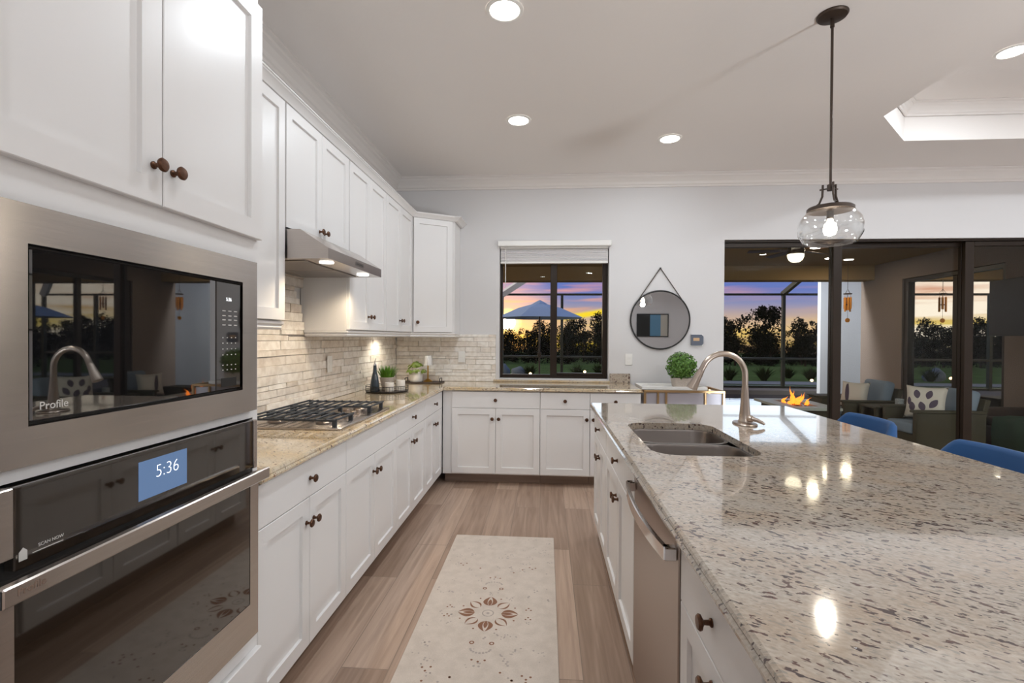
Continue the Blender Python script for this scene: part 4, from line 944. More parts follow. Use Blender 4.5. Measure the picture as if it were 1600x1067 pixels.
# ------------------------------------------------------------------ recessed ceiling lamps
def can(x, y, z, label, w=CAN_W, r=.076, color=(.88, .96, 1.03), grp=None):
    t = thing('recessed_light', label, 'lamp', (x, y, z), grp)
    MB().lathe([(r, -.001), (r, -.007), (r + .004, -.009), (r + .018, -.006), (r + .020, -.0008)], (x, y, z), n=36).build('trim_ring', M_whitep, t)
    MB().lathe([(0, -.005), (r, -.005), (r, -.0015), (0, -.0015)], (x, y, z), n=36).build('lens', M_lens, t)
    ld = bpy.data.lights.new('recessed_lamp', 'AREA'); ld.shape = 'DISK'; ld.size = 2 * r; ld.energy = w; ld.color = color
    lo = bpy.data.objects.new('recessed_lamp', ld); COL.objects.link(lo); lo.parent = t; lo.location = (0, 0, -.0095)
can(-.22, 2.46, CZ, 'recessed ceiling light nearest the camera, cut by the top of the photo')
can(-.22, 3.71, CZ, 'recessed ceiling light in the middle of the aisle ceiling before the window', CAN_W * .72)
can(1.02, 4.12, CZ, 'recessed ceiling light nearest the pendant rod, over the console end', CAN_W * .5)
can(3.15, 3.53, CZ + .30, 'recessed light inside the raised tray ceiling', CAN_W)
can(-.1, 1.15, CZ, 'recessed ceiling light over the aisle in front of the ovens, just out of the photo', CAN_W * .3)
for (x, y, z) in ((-.1, -2.9, CZ), (1.1, -.6, CZ), (1.1, -2.2, CZ), (3.2, 1.2, CZ + .30), (5.0, 3.4, CZ + .30), (5.0, 1.0, CZ + .30), (3.2, -1.2, CZ + .30), (5.0, -1.4, CZ + .30)):  # unseen ceiling lamps, most added to brighten the room
    can(x, y, z, 'unseen white recessed ceiling light filling the room from out of view', CAN_W * ((1.8 if y > 0 else 1.0) if x > 3 else .5), grp='unseen added recessed lights')

# two unseen floor uplights, added to brighten the ceiling and walls
def uplight(x, y, w, aim_to, label):
    t = thing('added_uplight', label, 'lamp', (x, y, 0)); c = Vector((x, y, 0))
    MB().lathe([(0, .0005), (.09, .0005), (.09, .02), (.075, .03), (.075, .24), (.068, .24), (.066, .20), (0, .20)], c, n=28).build('canister', M_dbronze, t)
    MB().lathe([(0, .201), (.064, .201), (.064, .206), (0, .206)], c, n=28).build('lens', M_lens, t)
    ld = bpy.data.lights.new('uplight', 'SPOT'); ld.energy = w; ld.color = (.88, .96, 1.03); ld.spot_size = math.radians(168); ld.spot_blend = .5; ld.shadow_soft_size = .22
    lo = bpy.data.objects.new('uplight', ld); COL.objects.link(lo); lo.parent = t; lo.location = (0, 0, .27); lo.rotation_euler = Vector(aim_to).to_track_quat('-Z', 'Y').to_euler()
uplight(0.8, -2.8, UP_W * .5, (.1, .42, 1), 'unseen low bronze uplight added behind the camera to brighten the ceiling')
uplight(3.2, 0.0, UP_W * 1.12, (.2, .42, 1), 'unseen low bronze uplight added beyond the island to brighten the ceiling')

# ------------------------------------------------------------------ rug
t_r = thing('runner_rug', 'faded cream runner rug with a brown medallion on the aisle floor', 'rug', (-.273, 2.3, 0))
RX0, RX1, RY0, RY1 = -.607, .062, 1.22, 3.305
MB().box(RX0, RX1, RY0, RY1, .0006, .007, .002).build('pile', M_rug, t_r)
def petal(m, c, ang, L, w, hole, z, blunt=1.0):
    ca, sa = math.cos(ang), math.sin(ang); c = Vector(c)
    def P(s_, k): 
        yy = w * math.sin(math.pi * min(1, s_ ** blunt)) ** .8 * k; xx = L * s_
        return (c.x + ca * xx - sa * yy, c.y + sa * xx + ca * yy, z)
    n = 12; T = [i / n for i in range(n + 1)]
    for sd in (1, -1):
        for i in range(n): m.quad(P(T[i], sd * 1.0), P(T[i + 1], sd * 1.0), P(T[i + 1], sd * hole), P(T[i], sd * hole))
def ringm(m, c, r0, r1, z, n=24, sx=1.0):
    for k in range(n):
        a, b = 2 * math.pi * k / n, 2 * math.pi * (k + 1) / n
        m.quad((c[0] + sx * r0 * math.cos(a), c[1] + r0 * math.sin(a), z), (c[0] + sx * r1 * math.cos(a), c[1] + r1 * math.sin(a), z), (c[0] + sx * r1 * math.cos(b), c[1] + r1 * math.sin(b), z), (c[0] + sx * r0 * math.cos(b), c[1] + r0 * math.sin(b), z))
m = MB(); g = MB(); zr = .0074; rnd = random.Random(6)
for cy2 in (2.372, 1.25 + .2):
    c = (-.278, cy2)
    for k in range(8):
        a = math.pi / 4 * k; main = k % 2 == 0; r0 = .066; L = .085 if main else .075
        petal(m, (c[0] + r0 * math.cos(a), c[1] + r0 * math.sin(a)), a, L, .036 if main else .028, .38 if main else .62, zr, .8)
        if main: petal(m, (c[0] + r0 * math.cos(a), c[1] + r0 * math.sin(a)), a, L * .7, .010, 0, zr + .0001)
        b = a + math.pi / 8; p = (c[0] + .142 * math.cos(b), c[1] + .142 * math.sin(b)); ringm(m, p, 0, .005, zr, 8)
        if not main:
            continue
    ringm(g, c, .024, .030, zr); ringm(g, c, 0, .008, zr)
    for sx in (-1, 1):
        for dy in (.045, -.035):
            q = (c[0] + sx * .20, c[1] + dy)
            for dx, dz in ((0, .012), (.012, -.004), (-.012, -.004)): ringm(m, (q[0] + dx, q[1] + dz), 0, .005, zr, 8)
    for sy in (-1, 1):
        for dx, dy in ((.045, .235), (-.045, .235)): ringm(m, (c[0] + dx, c[1] + sy * dy), .006, .012, zr, 12)
        for k in range(9):
            a = math.pi * (k + .5) / 9; ringm(g, (c[0] + .05 * math.cos(a) * .9, c[1] + sy * (.275 + .03 * math.sin(a))), 0, .006, zr, 8)
        for dx, dy in ((0, .36), (.028, .35), (-.028, .35), (.10, .42), (-.10, .46), (.15, .46), (.19, .49), (.225, .485), (-.19, .515), (-.225, .51), (-.208, .49), (.207, .47)): ringm(m, (c[0] + dx, c[1] + sy * dy), 0, .0055, zr, 8)
for k in range(130):
    q = (rnd.uniform(RX0 + .03, RX1 - .03), rnd.uniform(RY0 + .05, RY1 - .04))
    if math.hypot(q[0] + .278, q[1] - 2.372) < .17: continue
    s_ = rnd.uniform(.003, .006)
    for j in range(rnd.choice((1, 2, 3, 4))): ringm(g, (q[0] + rnd.uniform(-.016, .016), q[1] + rnd.uniform(-.016, .016)), 0, s_, zr - .0001, 6)
m.build('medallion_motif', M_rugm, t_r, False); g.build('faded_motif', M_rugg, t_r, False)

# ------------------------------------------------------------------ framed picture on the rear wall (seen in the mirror)
t_ar = thing('framed_picture', 'black framed picture with dark, blue and pale bands reflected in the round mirror', 'picture', (3.1, RY, 1.75))
m = MB(); ax0, ax1, az0, az1 = 2.62, 3.52, 1.42, 2.08
for a in ((ax0, ax1, az0, az0 + .02), (ax0, ax1, az1 - .02, az1), (ax0, ax0 + .02, az0 + .02, az1 - .02), (ax1 - .02, ax1, az0 + .02, az1 - .02)): m.box(a[0], a[1], RY + .001, RY + .03, a[2], a[3])
m.build('frame', M_black, t_ar, False)
MB().box(ax0 + .02, 3.0, RY + .002, RY + .012, az0 + .02, az1 - .02).build('dark_band', M_art1, t_ar, False)
MB().box(3.0, 3.3, RY + .002, RY + .012, az0 + .02, az1 - .02).build('blue_band', M_art2, t_ar, False)
MB().box(3.3, ax1 - .02, RY + .002, RY + .012, az0 + .02, az1 - .02).build('pale_band', M_art3, t_ar, False)

# ------------------------------------------------------------------ sliding doors
fr = MB(); yA, yB = BY + .05, BY + .17
fr.box(SL[0] + .001, SL[1] - .001, yA - .02, yB + .02, SL[2] - .022, SL[2] - .001)
fr.box(SL[1] - .03, SL[1] - .001, yA - .02, yB + .02, .001, SL[2] - .022); fr.box(SL[0] + .001, SL[1] - .03, yA - .02, yB + .02, .001, .02)
dfr = struct('door_1', fr, M_frame)
def slide_panel(x0, x1, y, left=True):
    m = MB(); zt = SL[2] - .024; w = .082
    if left: m.box(x0, x0 + w, y - .02, y + .02, .022, zt, .003)
    m.box(x1 - w, x1, y - .02, y + .02, .022, zt, .003); m.box(x0 + (w if left else 0), x1 - w, y - .0195, y + .0195, .022, .022 + .10, .003); m.box(x0 + (w if left else 0), x1 - w, y - .0195, y + .0195, zt - .045, zt, .003)
    o = m.build('sliding_panel', M_frame, dfr, True)
    MB().box(x0 + (w - .005 if left else 0), x1 - w + .005, y - .003, y + .003, .11, zt - .04).build('glass_pane', M_pane, o, False)
slide_panel(SL[0] + .003, 2.963, yA + .02, False); slide_panel(2.885, 4.215, yA + .075); slide_panel(4.128, 5.515, yA + .02)

# ------------------------------------------------------------------ lanai
struct('ground', MB().box(-90, 90, 5.2, 17.0, -.60, -.20), M_lawn)
lw = bmesh.new(); gx = [-90, -40, -15, 0, 15, 40, 90]; gy = [14.4, 17, 24, 32, 45, 60, 90]; gz = [-.02, -.05, -.25, -.48, -.77, -1.0, -1.2]
vv = [[lw.verts.new((x, y, z)) for x in gx] for y, z in zip(gy, gz)]
for a, b in zip(vv, vv[1:]):
    for i in range(len(gx) - 1): lw.faces.new((a[i], a[i + 1], b[i + 1], b[i]))
o = MB().add(lw).build('lawn', M_lawn); o['kind'] = 'structure'
dk = MB(); dk.box(-20, 6.19, 5.235, 9.95, -.19, -.006); dk.box(-20, 2.9, 9.95, 13.4, -.19, -.006); dk.box(9.5, 20, 9.95, 13.4, -.19, -.006); dk.box(-20, 20, 13.4, 14.4, -.19, -.006)
struct('pool_deck', dk, M_deck)
struct('pool_water', MB().quad((2.9, 9.95, -.12), (9.5, 9.95, -.12), (9.5, 13.4, -.12), (2.9, 13.4, -.12)), M_water)
struct('garden_path', MB().box(-30, 60, 15.3, 16.3, -.10, -.005), M_path)
LC_ = 2.78
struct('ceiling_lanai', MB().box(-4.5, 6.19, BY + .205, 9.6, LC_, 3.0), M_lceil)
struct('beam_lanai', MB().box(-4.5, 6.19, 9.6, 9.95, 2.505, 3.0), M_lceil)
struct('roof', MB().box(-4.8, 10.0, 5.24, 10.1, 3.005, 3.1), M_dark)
struct('pillar', MB().box(5.98, 7.10, 11.0, 11.12, -.2, 3.3).box(7.10, 9.8, 10.02, 11.12, -.2, 3.3), M_stucco)
ww = MB(); wx = 6.2
ww.box(wx, wx + .2, 5.24, 7.0, -.005, 3.0); ww.box(wx, wx + .2, 8.9, 10.0, -.005, 3.0); ww.box(wx, wx + .2, 7.0, 8.9, 2.435, 3.0)
struct('wall_wing', ww, M_tanstucco)
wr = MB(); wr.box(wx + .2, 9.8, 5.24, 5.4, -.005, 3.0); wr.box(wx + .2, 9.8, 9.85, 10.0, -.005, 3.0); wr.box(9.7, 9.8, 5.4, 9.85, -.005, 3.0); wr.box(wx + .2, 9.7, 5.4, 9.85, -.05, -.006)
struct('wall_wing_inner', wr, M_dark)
m = MB(); m.box(wx + .03, wx + .15, 7.002, 8.898, 2.37, 2.434); m.box(wx + .03, wx + .15, 7.002, 7.07, 0, 2.37); m.box(wx + .03, wx + .15, 8.80, 8.898, 0, 2.37); m.box(wx + .05, wx + .13, 7.83, 7.91, 0, 2.37); m.box(wx + .03, wx + .15, 7.07, 8.80, 0, .06)
d2 = struct('door_2', m, M_frame)
for y0, y1 in ((7.065, 7.835), (7.905, 8.805)): MB().box(wx + .085, wx + .091, y0, y1, .055, 2.375).build('glass_pane', M_wingpane, d2, False)

# ceiling fan
t_fan = thing('ceiling_fan', 'dark ceiling fan with a glowing bowl light on the lanai ceiling', 'fan', (3.71, 7.5, LC_)); f0 = Vector((3.71, 7.5, LC_))
MB().lathe([(0, -.001), (.075, -.001), (.075, -.03), (.11, -.045), (.12, -.09), (.11, -.135), (.05, -.14), (0, -.14)], f0, n=28).build('motor', M_dbronze, t_fan)
MB().lathe([(0, -.262), (.05, -.255), (.09, -.225), (.108, -.18), (.112, -.142), (0, -.141)], f0, n=28).build('light_bowl', M_fanlens, t_fan)
for k in range(5):
    a = math.radians(172 + 72 * k); R_ = Matrix.Rotation(a, 3, 'Z'); m = MB()
    m.box(.10, .66, -.06, .06, -.086, -.078, .003, 1, R_ @ Matrix.Rotation(.15, 3, 'X'), (0, 0, -.082)); o = m.build('blade', M_darkwood, t_fan, True, local=True)
def lcan(x, y, label, w=LANAI_W):
    t = thing('recessed_light', label, 'lamp', (x, y, LC_)); MB().lathe([(0, -.006), (.07, -.006), (.075, -.001), (0, -.001)], (x, y, LC_), n=24).build('lens', M_lens, t)
    ld = bpy.data.lights.new('lanai_lamp', 'AREA'); ld.shape = 'DISK'; ld.size = .14; ld.energy = w; ld.color = (1, .84, .60)
    lo = bpy.data.objects.new('lanai_lamp', ld); COL.objects.link(lo); lo.parent = t; lo.location = (0, 0, -.008)
lcan(4.12, 7.74, 'recessed lanai light just behind the fan'); lcan(5.3, 8.9, 'extra recessed lanai light added above the wind chime corner'); t = thing('added_floodlight', 'small unseen floodlight added under the lanai eave to brighten the pale pillar', 'lamp', (3.6, 9.96, 2.85)); MB().box(3.56, 3.64, 9.951, 9.99, 2.80, 2.90, .005).build('housing', M_black, t)  # chime-corner can and hidden floodlight are added to brighten the pillar
ld = bpy.data.lights.new('pillar_fill_lamp', 'SPOT'); ld.energy = 860.0; ld.color = (.86, .92, 1.0); ld.spot_size = math.radians(80); ld.spot_blend = .9; ld.shadow_soft_size = .08  # added fill lamp for the pillar face
lo = bpy.data.objects.new('pillar_fill_lamp', ld); COL.objects.link(lo); lo.parent = t; lo.location = (0, .06, -.02); lo.rotation_euler = (Vector((6.6, 11.0, 1.0)) - Vector((3.6, 10.02, 2.83))).to_track_quat('-Z', 'Y').to_euler()
lcan(4.9, 8.75, 'extra recessed lanai light added to light the wind chime')  # extra can, added so the chime catches light
lcan(0.6, 7.4, 'recessed lanai light outside the kitchen window')
# wind chime
t_wc = thing('wind_chime', 'bamboo-coloured wind chime hanging from the lanai beam before the pale pillar', 'chime', (5.47, 9.2, 2.78)); w0 = Vector((5.47, 9.2, 0))
MB().tube([w0 + Vector((0, 0, 2.779)), w0 + Vector((0, 0, 2.28))], .004, 6).build('cord', M_dbronze, t_wc)
for s_ in (0, 1, 2): pass
m = MB()
for k in range(4):
    a = math.pi / 2 * k + .4; m.tube([w0 + Vector((0, 0, 2.29)), w0 + Vector((.055 * math.cos(a), .055 * math.sin(a), 2.205))], .0025, 5)
m.lathe([(0, 2.195), (.066, 2.195), (.066, 2.213), (0, 2.213)], w0, n=24); m.build('top_disc', M_darkwood, t_wc)
for k in range(6):
    a = 2 * math.pi * k / 6 + .2; p = w0 + Vector((.05 * math.cos(a), .05 * math.sin(a), 0)); m = MB(); z0 = 1.88 + .025 * (k % 3)
    m.tube([p + Vector((0, 0, 2.195)), p + Vector((0, 0, 2.14))], .002, 4); m.cyl(p + Vector((0, 0, z0)), p + Vector((0, 0, 2.14)), .015, n=10); m.build('chime_tube', M_chime, t_wc)
MB().tube([w0 + Vector((0, 0, 2.195)), w0 + Vector((0, 0, 1.76))], .0025, 5).lathe([(0, 2.00), (.028, 2.0), (.028, 2.018), (0, 2.018)], w0, n=14).build('striker', M_darkwood, t_wc)
MB().lathe([(0, -.006), (.04, -.006), (.04, .006), (0, .006)], w0 + Vector((0, 0, 1.725)), (0, 1, 0), 20).build('wind_catcher', M_chime, t_wc)

# fire table
t_fp = thing('fire_table', 'rectangular fire table with a pale top and a burning trough on the lanai', 'table', (3.61, 7.27, -.005))
zf = .45
m = MB(); 
for a in ((3.25, 3.46, 6.75, 7.80), (3.76, 3.97, 6.75, 7.80), (3.46, 3.76, 6.75, 6.93), (3.46, 3.76, 7.62, 7.80)): m.box(a[0], a[1], a[2], a[3], zf - .035, zf)
m.build('table_top', M_pittop, t_fp, False)
MB().box(3.33, 3.89, 6.83, 7.72, -.005, zf - .036).build('base', M_rattan, t_fp, False)
m = MB(); rnd = random.Random(4)
for k in range(260): 
    x, y = rnd.uniform(3.475, 3.745), rnd.uniform(6.945, 7.605); s_ = rnd.uniform(.008, .016); m.box(x - s_, x + s_, y - s_, y + s_, zf - .035, zf - .035 + s_ * 1.4, 0, 1, Matrix.Rotation(rnd.random() * 3, 3, 'Z'))
o = m.build('fire_glass', M_ember, t_fp, False); o['kind'] = 'stuff'
m = MB()
for (dx, y, h, ln) in ((-.02, 7.02, .27, -.05), (.05, 7.0, .17, .03), (.10, 7.05, .18, .08), (-.13, 7.08, .12, .03), (.0, 6.98, .13, .02), (.14, 6.95, .12, .07), (-.09, 6.95, .10, -.04), (.03, 7.1, .20, -.02)):
    p = Vector((3.60 + dx * .9, y + .25, zf - .03)); n_ = 9; pts = []; rad = []
    for k in range(n_):
        q = k / (n_ - 1); pts.append(p + Vector((ln * q * q + .018 * math.sin(q * 7 + dx * 40), .015 * math.sin(q * 5), h * q))); rad.append(max(.001, .03 * (math.sin(math.pi * min(1, q * .9 + .18)) ** 1.2) * (1 - q * .5)))
    m.tube(pts, rad, 8)
m.build('flames', M_fire, t_fp, True)

# patio chairs
def pchair(x0, x1, y0, y1, arm, top, label):
    r = thing('patio_chair', label, 'chair', ((x0 + x1) / 2, (y0 + y1) / 2, -.005))
    for ya, yb in ((y0, y0 + .06), (y1 - .06, y1)):
        MB().box(x0, x1 - .05, ya, yb, .03, arm - .03, .006).box(x0 - .03, x1 - .05, ya - .012, yb + .012, arm - .03, arm, .006).box(x0 + .01, x0 + .05, ya + .01, yb - .01, -.0045, .03).box(x1 - .12, x1 - .08, ya + .01, yb - .01, -.0045, .03).build('arm', M_rattan, r)
    MB().box(x0 + .02, x1 - .06, y0 + .062, y1 - .062, .12, .25, .01).build('seat_frame', M_rattan, r)
    rt_ = Matrix.Rotation(math.radians(14), 3, 'Y')
    MB().box(x1 - .11, x1 - .05, y0 + .062, y1 - .062, .252, top - .10, .008, 1, rt_, (x1 - .08, 0, .25)).build('back_frame', M_rattan, r)
    MB().box(x0 - .01, x1 - .19, y0 + .07, y1 - .07, .255, .385, .035, 3).build('seat_cushion', M_cush, r)
    MB().box(x1 - .27, x1 - .12, y0 + .07, y1 - .07, .39, top, .05, 4, rt_, (x1 - .19, 0, .38)).build('back_cushion', M_cush, r)
    return r
pchair(4.13, 4.90, 7.0, 7.62, .53, .80, 'olive wicker patio chair with gray cushions on the far side of the side table')
pchair(4.32, 5.14, 5.95, 6.52, .55, .79, 'olive wicker patio chair with gray cushions closest to the sliding door')
def throw_pillow(c, sz, yaw, tilt, label, marks):
    r = thing('throw_pillow', label, 'pillow', c)
    R_ = Matrix.Rotation(yaw, 3, 'Z') @ Matrix.Rotation(tilt, 3, 'Y')
    t = bmesh.new(); bmesh.ops.create_grid(t, x_segments=14, y_segments=14, size=1.0); top = t.verts[:]
    g2 = bmesh.ops.duplicate(t, geom=list(t.verts) + list(t.edges) + list(t.faces)); low = [v for v in g2['geom'] if isinstance(v, bmesh.types.BMVert)]
    def pf(u, v): return (1 - u ** 4) ** .5 * (1 - v ** 4) ** .5 if abs(u) < 1 and abs(v) < 1 else 0
    def pos(u, v, sg, e=0.0): 
        k = 1 - .10 * (1 - v * v) * abs(u) - .0; k2 = 1 - .10 * (1 - u * u) * abs(v)
        return R_ @ Vector((sg * (pf(u, v) * .075 + e), v * sz * k2, u * sz * k))
    for v in top: v.co = pos(v.co.x, v.co.y, -1)
    for v in low: v.co = pos(v.co.x, v.co.y, 1)
    bmesh.ops.remove_doubles(t, verts=t.verts, dist=.002); bmesh.ops.recalc_face_normals(t, faces=t.faces)
    MB().add(t).build('cover', M_pillow, r, True, local=True, ang=80)
    m = MB()
    for (u, v, a, L, w) in marks:
        ca, sa = math.cos(a), math.sin(a); n_ = 10
        for i in range(n_):
            for s2 in (1, -1):
                q = []
                for (tt, kk) in ((i / n_, 0), ((i + 1) / n_, 0), ((i + 1) / n_, 1), (i / n_, 1)):
                    xx = L * (tt - .5); yy = s2 * kk * w * math.sin(math.pi * tt) ** .7
                    uu, vv_ = max(-.97, min(.97, u + ca * xx - sa * yy)), max(-.97, min(.97, v + sa * xx + ca * yy)); q.append(pos(uu, vv_, -1, .0015))
                m.quad(*q)
    m.build('leaf_print', M_plum, r, False, local=True); return r
throw_pillow((4.45, 7.30, .585), .185, math.radians(32), math.radians(14), 'cream throw pillow with one purple stripe on the far patio chair', [(0, .35, 0.1, 1.9, .16)])
throw_pillow((4.63, 6.235, .61), .205, math.radians(38), math.radians(14), 'cream throw pillow printed with purple leaves on the patio chair by the door', [(.45, .35, .2, .6, .17), (.45, -.25, -.2, .6, .17), (-.35, .55, .2, .6, .17), (-.3, .05, .3, .6, .17), (-.1, -.5, -.6, .65, .18), (-.75, -.4, 1.2, .6, .12), (.0, .75, .1, .5, .12)])
t_st = thing('side_table', 'low olive side table between the two gray-cushioned patio chairs', 'table', (4.66, 6.76, -.005))
MB().box(4.28, 5.05, 6.59, 6.94, .475, .50, .004).build('table_top', M_rattan, t_st)
for x in (4.31, 5.02):
    for y in (6.62, 6.91): MB().box(x - .02, x + .02, y - .02, y + .02, -.0045, .4745).build('leg', M_rattan, t_st, False)
t_gl = thing('glass_tumbler', 'cut glass tumbler on the patio side table', 'glass', (4.72, 6.80, .5005))
MB().lathe([(0, 0), (.045, 0), (.048, .02), (.050, .085), (.046, .085), (.043, .012), (0, .012)], (4.72, 6.80, .5005), n=16).build('tumbler_body', pbr('cut_glass', lin(200, 204, 206), .15, .3, vary=((130, 130, 130), .6)), t_gl, False)
t_be = MB().box(4.60, 5.20, 8.4, 8.82, -.0045, .40, .01).box(4.58, 5.22, 8.38, 8.84, .401, .425, .006).build('storage_bench', M_rattan); tag(t_be, 'low olive storage bench at the foot of the pale lanai pillar', 'bench')
t_oc = thing('wicker_sofa', 'dark brown wicker seat with a green throw and striped pillow beyond the door post', 'sofa', (5.66, 5.9, -.005))
MB().box(5.260, 6.060, 5.550, 6.350, 0.050, 0.360, .02).box(5.960, 6.060, 5.550, 6.350, 0.361, 0.740, .02).box(5.260, 5.950, 6.260, 6.350, 0.361, 0.560, .02).box(5.280, 5.340, 5.570, 5.630, -0.004, 0.050).box(5.980, 6.040, 5.570, 5.630, -0.004, 0.050).box(5.280, 5.340, 6.270, 6.330, -0.004, 0.050).box(5.980, 6.040, 6.270, 6.330, -0.004, 0.050).build('frame', M_bwicker, t_oc)
MB().box(5.270, 5.950, 5.570, 6.250, 0.360, 0.460, .03, 3).build('seat_cushion', M_bwicker, t_oc)
m = MB()
t = bmesh.new(); rows = []
for i, (x, z) in enumerate(((5.235, .12), (5.225, .30), (5.235, .475), (5.36, .492), (5.61, .490), (5.73, .488))):
    rows.append([t.verts.new((x + .012 * math.sin(j * 1.3 + i), 5.60 + j * .055, z + .012 * math.sin(j * 1.7 + i * .8))) for j in range(9)])
for a, b in zip(rows, rows[1:]):
    for j in range(8): t.faces.new((a[j], a[j + 1], b[j + 1], b[j]))
bmesh.ops.solidify(t, geom=list(t.faces), thickness=.012); m.add(t); th = m.build('throw_blanket', M_throw, None, True, ang=80); tag(th, 'green knitted throw hanging over the brown wicker seat', 'blanket')
# television
t_tv = thing('television', 'flat black television on a wall arm outside at the right photo edge', 'television', (5.8, 6.2, 1.8))
R_ = Matrix.Rotation(math.radians(-8), 3, 'Z')
MB().box(5.75, 5.795, 5.62, 6.71, 1.43, 2.14, .006, 1, R_, (5.77, 6.71, 1.8)).build('screen_body', M_tv, t_tv)
MB().box(5.74, 6.18, 6.10, 6.15, 1.75, 1.81).box(6.18, 6.199, 6.0, 6.25, 1.6, 1.95).build('wall_arm', M_black, t_tv, False)

# pool screen enclosure
t_sc = thing('pool_screen_frame', 'bronze aluminium frame of the pool screen enclosure beyond the deck', 'frame', (5, 14.1, -.006))
px_ = [-1.28, .46, 3.56, 6.66, 9.9, 13.2]
for x in px_: MB().box(x - .038, x + .038, 14.05, 14.15, -.006, 2.63).build('post', M_alu, t_sc, False)
for z in (.03, .82, 2.63): MB().box(-1.28, 13.2, 14.06, 14.14, z - .028, z + .028).build('rail', M_alu, t_sc, False)
for x in px_[2:]: MB().box(x - .05, x + .05, 9.9, 14.16, 2.60, 2.72, 0, 1, Matrix.Rotation(math.radians(-18), 3, 'X'), (x, 14.1, 2.64)).build('rafter', M_alu, t_sc, False)
m = MB(); m.tube([(-1.28, 14.1, 2.64), (.0, 13.25, 3.35), (1.6, 12.2, 4.2)], .11, 4); m.build('hip_beam', M_trim, t_sc, False)
# umbrella
t_u = thing('patio_umbrella', 'open blue-gray patio umbrella by the pool seen through the kitchen window', 'umbrella', (-.165, 12.5, -.006)); u0 = Vector((-.165, 12.5, 0))
t = bmesh.new(); apx = t.verts.new(u0 + Vector((0, 0, 2.29))); R1 = []; R2 = []
for k in range(8):
    a = 2 * math.pi * (k + .5) / 8
    R1.append(t.verts.new(u0 + Vector((.58 * math.cos(a), .58 * math.sin(a), 2.13)))); R2.append(t.verts.new(u0 + Vector((1.16 * math.cos(a), 1.16 * math.sin(a), 1.88))))
for k in range(8):
    j = (k + 1) % 8; t.faces.new((apx, R1[k], R1[j])); t.faces.new((R1[k], R2[k], R2[j], R1[j]))
bmesh.ops.recalc_face_normals(t, faces=t.faces); bmesh.ops.solidify(t, geom=list(t.faces), thickness=.006)
MB().add(t).build('canopy', M_umb, t_u, False)
MB().lathe([(.21, 2.235), (.10, 2.30), (.02, 2.34), (0, 2.345)], u0, n=8).build('vent_cap', M_umb, t_u, False)
MB().cyl(u0 + Vector((0, 0, -.005)), u0 + Vector((0, 0, 2.27)), .022, n=10).build('pole', M_dbronze, t_u)
MB().lathe([(0, -.0055), (.24, -.0055), (.24, .05), (.05, .08), (.03, .2), (0, .2)], u0, n=24).box(u0.x - .05, u0.x + .05, u0.y - .04, u0.y + .04, .86, 1.0, .01).build('base', M_dbronze, t_u)
m = MB()
for k in range(8):
    a = 2 * math.pi * (k + .5) / 8; m.tube([u0 + Vector((.03 * math.cos(a), .03 * math.sin(a), 1.95)), u0 + Vector((.6 * math.cos(a), .6 * math.sin(a), 2.10))], .008, 5)
m.build('struts', M_dbronze, t_u, False)

# planting
def tuft(x, y, h, label, seed, z=-.05):
    rnd = random.Random(seed); m = MB(); c = Vector((x, y, z))
    for k in range(170):
        a = rnd.random() * 6.283; s_ = rnd.uniform(.1, 1.0); d = Vector((math.cos(a) * s_, math.sin(a) * s_, 1)).normalized(); L = h * rnd.uniform(.8, 1.25); w = Vector((-math.sin(a), math.cos(a), 0)) * .012
        p = c + Vector((math.cos(a), math.sin(a), 0)) * rnd.random() * h * .18; q = p + d * L * .6; e_ = p + d * L + Vector((math.cos(a), math.sin(a), -.8)) * .16 * L * s_
        m.quad(p - w, p + w, q + w, q - w); m.quad(q - w, q + w, e_ + w * .2, e_ - w * .2)
    o = m.build('ornamental_grass', M_tuft, None, False); tag(o, label, 'plant', 'ornamental grasses along the garden path')
for i, (px, y, h, lb) in enumerate(((-0.576, 17.5, .42, 'dark ornamental grass clump behind the path light left of the umbrella pole'), (1.15, 17.5, .42, 'dark ornamental grass clump low in the right half of the kitchen window'), (2.02, 18.6, .42, 'ornamental grass clump at the right edge of the kitchen window view'),
        (6.27, 17, .42, 'ornamental grass clump beside the wall edge behind the faucet'), (1166, 18.2, .42, 'ornamental grass clump seen under the faucet arc'), (7.41, 17, .46, 'large ornamental grass clump left of the screen post'), (8.786, 18.2, .40, 'ornamental grass clump just right of the screen post'), (9.147, 17.4, .40, 'ornamental grass clump lit by the path light near the pillar'))):
    tuft(px, y, h, lb, 40 + i)
for (px, y, rx, rz, lb) in ((-1.63, 18.6, .26, .30, 'gray garden boulder at the left edge of the window view'), (-1.02, 18.0, .30, .24, 'broader gray garden boulder next to the window-edge boulder')):
    o = MB().sphere((px, y, .05), rx, rx * .8, rz, 14, 10, lambda p: p * (1 + .12 * math.sin(p.x * 5 + px * 9) * math.cos(p.z * 4))).build('boulder', M_rock, None, True, ang=60); tag(o, lb, 'rock')
for (px, y, z, lb) in ((-.525, 16.6, .10, 'glowing path light left of the umbrella pole'), (1.337, 16.7, .18, 'small path light in the right half of the kitchen window'), (8.714, 16.5, -.01, 'glowing path light beside the pale pillar')):
    x = px; t = thing('path_light', lb, 'lamp', (x, y, -.04)); MB().cyl((x, y, -.05), (x, y, z), .012, n=8).build('stake', M_dbronze, t); MB().sphere((x, y, z + .035), .045, .045, .04, 12, 8).build('lamp_head', M_pathlamp, t)
    ld = bpy.data.lights.new('path_lamp_light', 'POINT'); ld.energy = 1.2; ld.color = (1, .6, .25); ld.shadow_soft_size = .05; lo = bpy.data.objects.new('path_lamp_light', ld); COL.objects.link(lo); lo.parent = t; lo.location = (0, -.09, z + .10)
